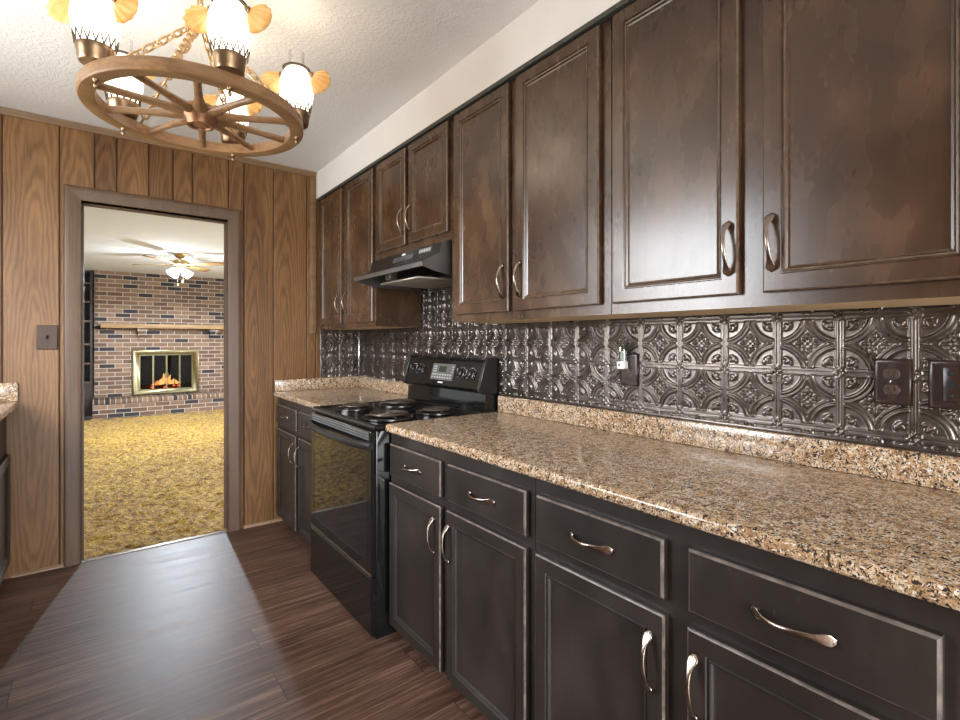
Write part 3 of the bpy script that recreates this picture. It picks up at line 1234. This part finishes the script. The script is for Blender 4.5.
for k in range(3):
    face_box(mb, RY0 + .262, RY0 + .276, .52 + k * .1, .57 + k * .1, .0015, .0022)
    face_box(mb, RY0 + .425, RY0 + .455, .52 + k * .1, .57 + k * .1, .0015, .0022)
mb.build('key_marking', 'button_grey', dp, smooth=False)
mb = MB(); face_box(mb, RY0 + .340, RY0 + .385, .075, .135, -.001, .001); mb.build('badge', 'white_mark', bg, smooth=False)
rot = Vector((0, 0, 1)).rotation_difference(FN).to_matrix()
for y, w in ((RY0 + .105, .53), (RY0 + .185, .53), (RY1 - .165, .55), (RY1 - .095, .55)):
    mb = MB()
    c = face_pt(y, w, 0)
    rings = []
    for rad, hh in ((.027, .0), (.027, .004), (.022, .006), (.020, .020), (.017, .022)):
        rings.append([c + rot @ Vector((rad * math.cos(2 * PI * k / 24), rad * math.sin(2 * PI * k / 24), hh)) for k in range(24)])
    mb.loft(rings)
    k_ = mb.build('knob', 'black_plastic', bg)
    mb = MB()
    face_box(mb, y - .0045, y + .0045, w - .15, w + .15, .018, .030)
    mb.build('grip', 'black_plastic', k_, smooth=False)
    mb = MB(); face_box(mb, y - .0012, y + .0012, w + .02, w + .14, .0302, .0308); mb.build('pointer', 'white_mark', k_, smooth=False)
    mb = MB()
    for k in range(11):
        a = -2.2 + k * .44
        yy_ = y + .033 * math.sin(a); ww = w + .033 * math.cos(a) / FL_
        face_box(mb, yy_ - .0018, yy_ + .0018, ww - .012, ww + .012, -.0005, .0006)
    mb.build('dial_marking', 'white_mark', k_, smooth=False)
# oven door
DX = .897
mb = MB()
rect_loops(mb, .9155, RY0 + .006, RY1 - .006, .262, .8635, [(0, 0), (0, .010), (.004, .0165), (.010, .0185), (.055, .0185), (.056, .0178)], [0, 0, 0, 0, 1])
# black glass panel fills the middle; enamel rails around it
od = mb.build('oven_door', ('black_enamel', 'black_glass'), r, smooth=False)
for f in od.data.polygons:
    if f.area > .15 and f.normal.x < -.9:
        f.material_index = 1
mb = MB()
mb.box(DX - .0025, DX + .0005, RY0 + .012, RY1 - .012, .2635, .272)
mb.build('bottom_strip', 'chrome', od, smooth=False)
mb = MB()
for k in range(46):
    y = RY0 + .035 + k * .0152
    mb.box(DX - .0035, DX - .0005, y, y + .009, .828, .8605)
mb.box(DX - .0015, DX - .0002, RY0 + .03, RY1 - .03, .826, .8625, mi=1)
for z in (.838, .849):
    mb.box(DX - .0042, DX - .0005, RY0 + .03, RY1 - .03, z - .0012, z + .0012, mi=1)
mb.build('vent_grille', ('vent_grey', 'slot_black'), od, smooth=False)
mb = MB(); mb.box(DX - .005, DX + .001, RY0 + .012, RY1 - .012, .8625, .867, bev=.0015); mb.build('top_strip', 'chrome', od)
mb = MB()
pts, rads = [], []
for k in range(33):
    f = -1 + 2 * k / 32
    y = (RY0 + RY1) / 2 + f * (RY1 - RY0 - .012) / 2
    x = DX - .003 - .042 * (1 - abs(f) ** 2.6)
    pts.append((x, y, .806))
rings = []
for (x, y, z) in pts:
    rings.append([(x - .011 * math.cos(a), y, z + .017 * math.sin(a)) for a in [2 * PI * k / 14 for k in range(14)]])
mb.loft(rings)
mb.build('door_handle', 'black_plastic', od)
mb = MB()
rect_loops(mb, .9155, RY0 + .006, RY1 - .006, .016, .256, [(0, 0), (0, .014), (.005, .0205), (.012, .0215), (.02, .0215)], [0, 0, 0, 0])
mb.build('storage_drawer', 'black_enamel', r, smooth=False)

# ------------------------------------------------------------------ range hood
HY0, HY1 = 1.893, 2.633
r = thing('range_hood', 'black range hood hanging under the short cabinet', 'range hood', (1.35, (HY0 + HY1) / 2, 1.57))
mb = MB()
# shell: front panel, sloping visor and lip, open underneath
prof = [(1.563, 1.706), (1.262, 1.706), (1.243, 1.700), (1.228, 1.648), (1.222, 1.640), (1.150, 1.606), (1.138, 1.600), (1.136, 1.580), (1.141, 1.576), (1.149, 1.580), (1.152, 1.592), (1.232, 1.628), (1.25, 1.690), (1.563, 1.695)]
mb.prism(prof, HY0 + .004, HY1 - .004)
shell = mb.build('shell', 'hood_black', r, smooth=False)
for i, (a, b) in enumerate(((HY0 + .0005, HY0 + .004), (HY1 - .004, HY1 - .0005))):
    mb = MB()
    mb.prism([(1.563, 1.706), (1.262, 1.706), (1.243, 1.700), (1.228, 1.648), (1.150, 1.606), (1.137, 1.599), (1.137, 1.578), (1.19, 1.562), (1.26, 1.553), (1.563, 1.548)], a, b)
    mb.build('side_panel', 'hood_grey', r, smooth=False)
mb = MB(); mb.box(1.130, 1.137, HY0 + .001, HY1 - .001, 1.577, 1.599, bev=.002); mb.build('front_lip', 'hood_grey', r)
mb = MB(); mb.box(1.25, 1.56, HY0 + .02, HY1 - .02, 1.64, 1.66); mb.build('inner_pan', 'slot_black', r)
mb = MB()
# aluminium filter tilting under the fan
c = [(1.21, 2.06, 1.547), (1.55, 2.06, 1.553), (1.55, 2.46, 1.553), (1.21, 2.46, 1.547)]
mb.loft([[Vector(p) for p in c], [Vector(p) + Vector((0, 0, .009)) for p in c]])
for k in range(10):
    y = 2.085 + k * .038
    mb.box(1.225, 1.54, y, y + .012, 1.5455, 1.551)
mb.build('grease_filter', 'filter_aluminium', r, smooth=False)
mb = MB(); mb.box(1.35, 1.46, HY0 + .03, HY0 + .12, 1.575, 1.635, bev=.006); mb.build('lamp_lens', 'white_plastic', r)
mb = MB(); mb.box(1.28, 1.33, HY1 - .14, HY1 - .09, 1.585, 1.635, bev=.004); mb.build('fan_switch_box', 'filter_aluminium', r)
sl = (1.228 - 1.243) / (1.648 - 1.700)


def hood_face(mb, y0, y1, z0, z1, out):
    xa = lambda z: 1.243 + (1.700 - z) * -(1.243 - 1.228) / (1.700 - 1.648)
    mb.loft([[(xa(z0) + .001, y0, z0), (xa(z0) + .001, y1, z0), (xa(z1) + .001, y1, z1), (xa(z1) + .001, y0, z1)],
             [(xa(z0) - out, y0, z0), (xa(z0) - out, y1, z0), (xa(z1) - out, y1, z1), (xa(z1) - out, y0, z1)]])


mb = MB()
hood_face(mb, 1.985, 2.095, 1.666, 1.690, .0015)
cpn = mb.build('switch_panel', 'display_grey', shell, smooth=False)
for ya in (1.993, 2.040, 2.083):
    mb = MB(); hood_face(mb, ya, ya + .004, 1.670, 1.686, .0022); mb.build('switch_marking', 'white_mark', cpn, smooth=False)
for ya, yb in ((2.006, 2.030), (2.052, 2.074)):
    mb = MB(); hood_face(mb, ya, yb, 1.672, 1.684, .004); mb.build('rocker_switch', 'button_grey', cpn, smooth=False)
mb = MB(); hood_face(mb, 2.238, 2.272, 1.683, 1.692, .0012); mb.build('badge', 'white_mark', shell, smooth=False)
mb = MB()
for k in range(5):
    hood_face(mb, 2.15, 2.36, 1.656 + k * .005, 1.658 + k * .005, .001)
mb.build('vent_slot', 'vent_grey', shell, smooth=False)

# ------------------------------------------------------------------ outlets, night light, switch
OW = WX - .010


def plate(label, y0, y1, z0, z1, kind):
    r = thing('wall_outlet' if kind != 'jack' else 'wall_plate', label, 'outlet', (OW, (y0 + y1) / 2, (z0 + z1) / 2), 'brown wall plates on the tin backsplash')
    mb = MB()
    rings = []
    for ins, x in ((0, OW + .004), (0, OW - .002), (.003, OW - .005), (.008, OW - .0065)):
        rings.append([(x, y0 + ins, z0 + ins), (x, y1 - ins, z0 + ins), (x, y1 - ins, z1 - ins), (x, y0 + ins, z1 - ins)])
    mb.loft(rings)
    if kind != 'plain':
        n = 7
        for k in range(n):
            for s in (0, 1):
                wv = (y1 - y0) * .26
                ya = (y0 + .010 if s == 0 else y1 - .010 - wv)
                y = ya + wv * (k + .25) / n
                mb.box(OW - .0074, OW - .0062, y, y + wv / n * .5, z0 + .012, z1 - .012)
    p = mb.build('cover_plate', 'brown_plate', r, smooth=False)
    cy, cz = (y0 + y1) / 2, (z0 + z1) / 2
    if kind == 'jack':
        mb = MB(); mb.box(OW - .0085, OW - .006, cy - .014, cy + .014, cz - .040, cz + .040, bev=.002); j = mb.build('jack_strip', 'brown_plate', r)
        mb = MB()
        for dz in (-.026, .026):
            mb.lathe([(.006, 0), (.006, -.002), (.003, -.003)], (OW - .0083, cy, cz + dz), 12, axis='X', cap1=True)
        mb.box(OW - .0095, OW - .008, cy - .007, cy + .007, cz - .008, cz + .008)
        mb.build('socket', 'slot_black', j)
        return r
    for dz in (-.0195, .0195):
        mb = MB()
        ring = []
        for k in range(24):
            a = 2 * PI * k / 24
            yy_ = .0172 * math.cos(a); zz_ = max(-.0122, min(.0122, .0172 * math.sin(a)))
            ring.append((yy_, zz_))
        mb.loft([[(x, cy + a * s, cz + dz + b * s) for a, b in ring] for x, s in ((OW - .005, 1), (OW - .0085, 1), (OW - .0092, .94))])
        rc = mb.build('receptacle', 'brown_device', r, smooth=False)
        mb = MB()
        mb.box(OW - .0102, OW - .0085, cy - .0078, cy - .0048, cz + dz - .003, cz + dz + .007)
        mb.box(OW - .0102, OW - .0085, cy + .0048, cy + .0078, cz + dz - .002, cz + dz + .007)
        mb.lathe([(.0032, -.0085), (.0032, -.0102)], (OW, cy, cz + dz - .007), 10, axis='X', cap1=True)
        mb.build('slot', 'slot_black', rc, smooth=False)
    mb = MB(); mb.lathe([(.0035, -.0062), (.003, -.0085), (.001, -.009)], (OW, cy, cz), 12, axis='X', cap1=True)
    mb.build('screw', 'handle_bronze', r)
    return r


plate('brown outlet with the small night light plugged in', 1.088, 1.166, 1.078, 1.198, 'plain')
plate('brown duplex outlet with two empty sockets, ribbed plate', .317, .391, 1.086, 1.200, 'duplex')
plate('brown ribbed wall plate with a small jack, nearest the picture edge', .205, .286, 1.086, 1.200, 'jack')

r = thing('night_light', 'small white night light with a clear shade plugged into the brown outlet', 'night light', (OW - .01, 1.140, 1.160))
mb = MB(); mb.box(OW - .036, OW - .0105, 1.124, 1.160, 1.140, 1.170, bev=.005); nb = mb.build('base', 'white_plastic', r)
mb = MB(); mb.lathe([(.0035, 0), (.003, -.002), (.001, -.0025)], (OW - .036, 1.146, 1.156), 10, axis='X', cap1=True); mb.build('light_sensor', 'slot_black', nb)
mb = MB()
rings = []
for hh, wy, wx in ((1.1705, .018, .014), (1.19, .0195, .016), (1.21, .0195, .017), (1.230, .0165, .015), (1.240, .011, .010), (1.243, .004, .004)):
    rings.append([(OW - .024 + wx * math.cos(a), 1.142 + wy * math.sin(a), hh) for a in [2 * PI * k / 20 for k in range(20)]])
mb.loft(rings, cap0=False)
mb.build('lamp_shade', 'frosty_shade', r, smooth=True)
mb = MB(); mb.lathe([(.005, 1.1705), (.007, 1.185), (.006, 1.20), (.001, 1.207)], (OW - .024, 1.142, 0), 12); mb.build('bulb', 'white_plastic', r)

r = thing('light_switch', 'brown toggle switch plate on the panelling beside the doorway', 'light switch', (-.222, D, 1.263))
mb = MB()
rings = []
for ins, y in ((0, D + .001), (0, D - .003), (.003, D - .006), (.007, D - .0068)):
    rings.append([(-.266 + ins, y, 1.197 + ins), (-.178 - ins, y, 1.197 + ins), (-.178 - ins, y, 1.330 - ins), (-.266 + ins, y, 1.330 - ins)])
mb.loft(rings)
mb.build('cover_plate', 'switch_plate_brown', r, smooth=False)
mb = MB()
mb.box(-.227, -.217, D - .0085, D - .006, 1.251, 1.276)
mb.loft([[(-.2255, D - .008, 1.260), (-.2185, D - .008, 1.260), (-.2185, D - .008, 1.270), (-.2255, D - .008, 1.270)], [(-.2245, D - .020, 1.272), (-.2195, D - .020, 1.272), (-.2195, D - .020, 1.278), (-.2245, D - .020, 1.278)]])
mb.build('toggle', 'slot_black', r, smooth=False)
for z in (1.215, 1.312):
    mb = MB(); mb.lathe([(.0035, -.0065), (.003, -.008), (.001, -.0084)], (-.222, D, z), 10, axis='Y', cap1=True); mb.build('screw', 'brown_device', r)

# ------------------------------------------------------------------ wagon wheel chandelier
CX, CY, CZ = .275, 1.925, 1.995
r = thing('chandelier', 'wooden wagon wheel chandelier with five hurricane lamps', 'chandelier', (CX, CY, CZ))
mb = MB()
RI, RO = .286, .331
sec = [(RI, .002), (RI + .003, 0), (RO - .004, 0), (RO, .004), (RO, .034), (RO - .003, .038), (RI + .002, .038), (RI, .036)]
rings = []
for k in range(72):
    a = 2 * PI * k / 72
    rings.append([(CX + q * math.cos(a), CY + q * math.sin(a), CZ + z) for q, z in sec])
mb.loft(rings, loop=True)
mb.build('wheel_rim', 'wheel_oak', r)
mb = MB()
mb.lathe([(q * 1.14, z) for q, z in [(.0, -.016), (.018, -.016), (.019, -.012), (.026, -.012), (.028, -.018), (.036, -.018), (.039, -.012), (.042, .0), (.050, .010), (.052, .026), (.050, .040), (.040, .050), (.030, .056), (.012, .060), (.0, .062)]], (CX, CY, CZ), 28)
mb.build('hub', 'hub_copper', r, smooth=True)
for k in range(10):
    a = 2 * PI * k / 10 + math.radians(8)
    d = Vector((math.cos(a), math.sin(a), 0)); n = Vector((-math.sin(a), math.cos(a), 0))
    rings = []
    for q, w, hh in ((.045, .020, .014), (.075, .0225, .0145), (.105, .017, .0125), (.15, .0125, .011), (.21, .0115, .0105), (.262, .0125, .0115), (.292, .0135, .012)):
        c = Vector((CX, CY, CZ + .020)) + d * q
        rings.append([c + n * w * math.cos(b) + Vector((0, 0, 1)) * hh * math.sin(b) for b in [2 * PI * i / 10 for i in range(10)]])
    mb = MB(); mb.loft(rings); mb.build('spoke', 'wheel_oak', r)
AP = Vector((CX, CY, 2.335))


def link_pts(c, d, n, L, W):
    pts = []
    for i in range(20):
        a = 2 * PI * i / 20
        ex = (L - W) / 2 * (1 if math.cos(a) > 0 else -1) * min(1, abs(math.cos(a)) * 4)
        pts.append(c + d * (ex + W / 2 * math.cos(a)) + n * (W / 2 * math.sin(a)))
    return pts


def chain(A, B, nm='chain'):
    mb = MB()
    A, B = Vector(A), Vector(B)
    d = (B - A); Ln = d.length; d.normalize()
    n1 = d.cross(Vector((0, 0, 1)))
    if n1.length < .1:
        n1 = Vector((1, 0, 0))
    n1.normalize(); n2 = d.cross(n1)
    k = max(2, int(round(Ln / .029)))
    for i in range(k):
        c = A + d * Ln * (i + .5) / k
        n = (n1 * .8 + n2 * .6) if i % 2 else (n2 * .8 - n1 * .6)
        mb.tube(link_pts(c, d, n, Ln / k + .010, .020), .0032, 6, loop=True)
    return mb.build(nm, 'chain_brass', r)


for a in (185, 249, 330, 57, 121):
    a = math.radians(a)
    chain(AP, (CX + .30 * math.cos(a), CY + .30 * math.sin(a), CZ + .040))
mb = MB(); mb.tube([AP + Vector((.016 * math.cos(b), 0, .010 + .016 * math.sin(b))) for b in [2 * PI * i / 20 for i in range(20)]], .0035, 8, loop=True); mb.build('hanging_ring', 'antique_brass', r)
chain(AP + Vector((0, 0, .022)), (CX, CY, H - .03))
mb = MB(); mb.lathe([(.0, -.032), (.012, -.031), (.03, -.022), (.055, -.012), (.06, -.0005)], (CX, CY, H), 28); mb.build('ceiling_canopy', 'antique_brass', r, smooth=True)

FWD = Vector((math.sin(math.radians(37.5)), math.cos(math.radians(37.5)), 0))
RV = Vector((math.cos(math.radians(37.5)), -math.sin(math.radians(37.5)), 0))
for k in range(5):
    a = math.radians(-156 + 72 * k)
    lx, ly = CX + .309 * math.cos(a), CY + .309 * math.sin(a)
    z0 = CZ + .038
    mb = MB()
    mb.lathe([(.012, 0), (.030, .001), (.040, .006), (.0435, .016), (.0445, .034), (.047, .040), (.047, .052), (.043, .053), (.040, .050), (.0, .048)], (lx, ly, z0), 24, cap0=True)
    lamp = mb.build('lamp_cup', 'antique_brass', r, smooth=True)
    mb = MB()      # pointed gallery crown round the foot of the globe
    n = 16
    for i in range(n):
        b0 = 2 * PI * i / n; bm_ = 2 * PI * (i + .5) / n; b1 = 2 * PI * (i + 1) / n
        P = lambda b, q, z: (lx + q * math.cos(b), ly + q * math.sin(b), z0 + z)
        mb.tube([P(b0, .048, .050), P((b0 + bm_) / 2, .0500, .066), P(bm_, .0535, .082), P((bm_ + b1) / 2, .0500, .066), P(b1, .048, .050)], .0019, 5)
    mb.build('gallery', 'dark_gallery', lamp)
    mb = MB()
    prof = [(.0, .049), (.038, .050), (.040, .056), (.047, .072), (.055, .095), (.0595, .120), (.0600, .140), (.057, .165), (.050, .188), (.040, .206), (.036, .210)]
    mb.lathe(prof, (lx, ly, z0), 32)
    mb.build('glass_globe', 'globe_white', lamp, smooth=True)
    mb = MB(); mb.lathe([(.034, .2095), (.046, .2095), (.049, .212), (.046, .2145), (.034, .2145)], (lx, ly, z0), 28); mb.build('shade_ring', 'dark_gallery', lamp)
    mb = MB(); mb.lathe([(.0300, .213), (.0285, .232), (.0275, .262), (.0280, .272), (.0268, .272), (.0262, .262), (.0272, .232), (.0287, .213)], (lx, ly, z0), 24)
    mb.build('glass_chimney', 'clear_glass', lamp, smooth=True)
    for s in (-1, 1):          # fluted amber shells hanging either side of the globe
        d = RV * s
        n = Vector((-d.y, d.x, 0))
        grid = []
        nu, nv = 41, 9
        for i in range(nu):
            row = []
            f = i / (nu - 1)
            ph = math.radians(26 - 122 * f)
            R_ = .038 + .056 * math.sin(PI * f) ** .75 + .0022 * math.cos(f * 2 * PI * 8)
            for j in range(nv):
                g = .12 + .88 * j / (nv - 1)
                bulge = .034 * math.sin(PI * f) ** .7 * math.sin(g * 2.3) + .0035 * g * math.cos(f * 2 * PI * 8)
                row.append(Vector((lx, ly, z0 + .192)) + d * (.044 + math.cos(ph) * R_ * g) + Vector((0, 0, math.sin(ph) * R_ * g)) - FWD * bulge + FWD * .012)
            grid.append(row)
        mb = MB()
        mb.loft(grid, closed=False)
        o = mb.build('shell_shade', 'amber_glass', lamp, smooth=True)
        so = o.modifiers.new('thickness', 'SOLIDIFY'); so.thickness = .0025
        mb = MB()
        c = Vector((lx, ly, z0 + .190)) + d * .054 - FWD * .004
        mb.lathe([(.009, .008), (.010, 0), (.006, -.008), (.001, -.009)], c, 12); mb.build('shell_clip', 'antique_brass', lamp)
    mb = MB(); mb.lathe([(.0, -.024), (.004, -.023), (.0065, -.017), (.004, -.012), (.0035, -.008), (.007, -.005), (.008, 0)], (lx, ly, CZ), 12); mb.build('finial', 'antique_brass', lamp)
    point('chandelier_bulb', (lx, ly, z0 + .240), LAMP_POINT, (1, .80, .56), .012)

# ------------------------------------------------------------------ family room contents
# fireplace insert
r = thing('fireplace', 'brass framed glass-door fireplace with burning logs set in the brick wall', 'fireplace', (.95, FY, FPZ0))
mb = MB()
y = FY - .004
sx0, sx1, sz0, sz1 = FPX0, FPX1, FPZ0 - .012, FPZ1
fw = .105
outer = [(sx0, sz0), (sx1, sz0), (sx1, sz1), (sx0, sz1)]
inner = [(sx0 + fw, sz0 + fw * .8), (sx1 - fw, sz0 + fw * .8), (sx1 - fw, sz1 - fw * .8), (sx0 + fw, sz1 - fw * .8)]
mb.loft([[(a, FY - .001, b) for a, b in outer], [(a, FY - .028, b) for a, b in outer], [(a + (.012 if a < .9 else -.012), FY - .034, b + (.012 if b < .7 else -.012)) for a, b in outer], [(a, FY - .012, b) for a, b in inner], [(a, FY + .01, b) for a, b in inner]], cap0=False, cap1=False)
mb.build('brass_frame', 'fire_brass', r, smooth=False)
ix0, ix1, iz0, iz1 = inner[0][0], inner[1][0], inner[0][1], inner[2][1]
w4 = (ix1 - ix0) / 4
for k in range(4):
    a, b = ix0 + k * w4, ix0 + (k + 1) * w4
    mb = MB(); mb.box(a + .003, b - .003, FY + .002, FY + .006, iz0 + .003, iz1 - .003)
    gd = mb.build('glass_door', 'smoked_glass', r, smooth=False)
    mb = MB()
    for q in ((a + .001, a + .012, iz0, iz1), (b - .012, b - .001, iz0, iz1), (a, b, iz0, iz0 + .014), (a, b, iz1 - .014, iz1)):
        mb.box(q[0], q[1], FY - .004, FY + .001, q[2], q[3])
    if k in (1, 2):
        hx = b - .02 if k == 1 else a + .02
        mb.tube([(hx, FY - .02, iz0 + .20), (hx, FY - .02, iz0 + .30)], .005, 8)
    mb.build('door_frame', 'fire_brass', gd, smooth=False)
mb = MB()
bx0, bx1, bz0, bz1 = a0, a1, b0, b1
bx0, bx1, bz0, bz1 = FPX0 + .065, FPX1 - .065, FPZ0 + .022, FPZ1 - .065
for bxx in ((bx0, bx0 + .01, FY + .03, FY + .45, bz0, bz1), (bx1 - .01, bx1, FY + .03, FY + .45, bz0, bz1), (bx0, bx1, FY + .44, FY + .45, bz0, bz1), (bx0, bx1, FY + .03, FY + .45, bz0, bz0 + .01), (bx0, bx1, FY + .03, FY + .45, bz1 - .01, bz1)):
    mb.box(*bxx)
mb.build('firebox', 'firebox_black', r, smooth=False)
fb = bz0 + .012
for i, (p, q, rad) in enumerate((((.62, FY + .22, fb + .06), (1.26, FY + .20, fb + .07), .05), ((.66, FY + .30, fb + .06), (1.22, FY + .32, fb + .06), .05), ((.72, FY + .26, fb + .15), (1.2, FY + .24, fb + .16), .045))):
    mb = MB()
    p, q = Vector(p), Vector(q)
    pts = [p.lerp(q, k / 8) + Vector((0, 0, .006 * math.sin(k * 2.1 + i))) for k in range(9)]
    mb.tube(pts, [rad * (1 + .08 * math.sin(k * 1.7 + i)) for k in range(9)], 10)
    mb.build('log', 'log_bark', r)
rf = random.Random(11)
for i, (fx, fh, fw_, mt) in enumerate(((.83, .15, .022, 'flame_orange'), (.88, .20, .028, 'flame_yellow'), (.925, .36, .030, 'flame_yellow'), (.985, .25, .020, 'flame_orange'), (1.02, .31, .026, 'flame_yellow'), (1.07, .19, .026, 'flame_yellow'), (1.13, .15, .028, 'flame_yellow'), (1.18, .10, .022, 'flame_orange'), (.80, .09, .018, 'flame_orange'))):
    mb = MB()
    rings = []
    ph = rf.random() * 6
    for k in range(9):
        f = k / 8
        w = fw_ * (math.sin(PI * min(1, .18 + f * .82)) ** .8) + .001
        cx = fx + .02 * f * math.sin(ph + f * 4)
        rings.append([(cx + w * math.cos(b), FY + .20 + w * .7 * math.sin(b), fb + .10 + fh * .60 * f) for b in [2 * PI * j / 8 for j in range(8)]])
    mb.loft(rings); mb.build('flame', mt, r)
for i in range(10):
    mb = MB()
    x = rf.uniform(.74, 1.16); z = rf.uniform(.02, .12)
    mb.lathe([(.001, -.018), (.02, -.012), (.024, 0), (.016, .014), (.001, .018)], (x, FY + .135, fb + z), 7); mb.build('ember', 'ember_red', r)

r = thing('mantel_shelf', 'long wooden mantel shelf on brick corbels above the fireplace', 'mantel', (1.2, FY, 1.46))
mb = MB(); mb.box(.02, 2.9, FY - .20, FY - .001, 1.462, 1.535, bev=.006); mb.build('shelf', 'mantel_oak', r)
for x in (.52, 1.62):
    for k in range(1):
        mb = MB()
        mb.box(x, x + .15, FY - .15, FY - .001, 1.395, 1.4615); mb.box(x + .012, x + .138, FY - .10, FY - .001, 1.335, 1.3945); mb.box(x + .024, x + .126, FY - .05, FY - .001, 1.275, 1.3345)
        mb.build('corbel', 'brick', r, smooth=False)

r = thing('bookcase', 'dark built-in bookcase beside the brick fireplace wall', 'bookcase', (-.5, FY + .05, 0))
bxl, bxr = -1.1, BX0 - .025
mb = MB()
mb.box(bxl, bxr, FY + .30, FY + .32, .0, 2.41); mb.build('back_panel', 'shelf_back_dark', r)
for x in (bxl, bxr - .03):
    mb = MB(); mb.box(x, x + .03, FY + .02, FY + .2995, .0, 2.41); mb.build('side_panel', 'shelf_dark', r)
for z in (2.20, 1.89, 1.57, 1.19, .87, .56):
    mb = MB(); mb.box(bxl + .031, bxr - .031, FY + .025, FY + .2995, z - .014, z + .014); mb.build('shelf', 'casing_brown', r)
mb = MB(); mb.box(bxl + .031, bxr - .031, FY + .03, FY + .05, .001, .54); mb.build('lower_door', 'shelf_dark', r)

# ceiling fan
FX, FYY = .87, 7.8
r = thing('ceiling_fan', 'brass ceiling fan with lit glass shades in the carpeted room', 'ceiling fan', (FX, FYY, FH))
mb = MB(); mb.lathe([(.0, -.06), (.035, -.058), (.06, -.035), (.072, -.0005)], (FX, FYY, FH), 24); mb.build('ceiling_canopy', 'brass', r, smooth=True)
mb = MB(); mb.lathe([(.02, -.055), (.02, -.075), (.07, -.078), (.105, -.095), (.110, -.125), (.100, -.150), (.06, -.165), (.05, -.19), (.03, -.20), (.0, -.20)], (FX, FYY, FH), 28); mb.build('motor', 'brass', r, smooth=True)
for k in range(4):
    a = math.radians(-40 + 90 * k)
    d = Vector((math.cos(a), math.sin(a), 0)); n = Vector((-math.sin(a), math.cos(a), 0)); up = Vector((0, 0, 1))
    c = Vector((FX, FYY, FH - .135))
    mb = MB()
    rings = []
    for q, w in ((.20, .045), (.24, .058), (.40, .066), (.55, .070), (.61, .066), (.635, .045), (.64, .02)):
        rings.append([c + d * q + n * w * sx + up * (-.010 * sx + tz) for sx, tz in ((-1, -.003), (1, -.003), (1, .003), (-1, .003))])
    mb.loft(rings)
    bl = mb.build('blade', 'fan_blade_oak', r, smooth=False)
    mb = MB(); mb.tube([c + d * .09, c + d * .15 - up * .012, c + d * .22 - up * .006], [.014, .011, .018], 8, squash=.4); mb.build('blade_bracket', 'brass', bl)
for k in range(4):
    a = math.radians(25 + 90 * k)
    d = Vector((math.cos(a), math.sin(a), 0)); up = Vector((0, 0, 1))
    ax = (d * .75 - up * .66).normalized()
    c = Vector((FX, FYY, FH - .205)) + d * .055
    q3 = up.rotation_difference(ax).to_matrix()
    mb = MB()
    mb.tube([Vector((FX, FYY, FH - .19)) + d * .02, c], .009, 8)
    arm = mb.build('lamp_arm', 'brass', r)
    mb = MB()
    mb.loft([[c + q3 @ Vector((rad * (1 + (.06 * math.cos(6 * b) if hh > .09 else 0)) * math.cos(b), rad * math.sin(b), hh)) for b in [2 * PI * i / 18 for i in range(18)]] for rad, hh in ((.018, 0), (.030, .015), (.040, .045), (.044, .075), (.056, .105))], cap1=True)
    mb.build('glass_shade', 'fan_shade_lit', arm, smooth=True)
for dx, L in ((-.03, .14), (.035, .09)):
    mb = MB(); mb.tube([(FX + dx, FYY - .03, FH - .20), (FX + dx, FYY - .03, FH - .28 - L)], .002, 6)
    mb.lathe([(.001, .012), (.008, 0), (.006, -.014), (.001, -.018)], (FX + dx, FYY - .03, FH - .28 - L), 10); mb.build('pull_chain', 'brass', r)
point('fan_light', (FX, FYY, FH - .36), FAN_LIGHT * .21, (.78, .89, 1.0), .06)
fl = point('fan_light_down', (FX, FYY, FH - .36), FAN_LIGHT, (.78, .89, 1.0), .06)
fl.data.type = 'SPOT'          # the glass shades open downwards
fl.data.spot_size = math.radians(178)
fl.data.spot_blend = .2
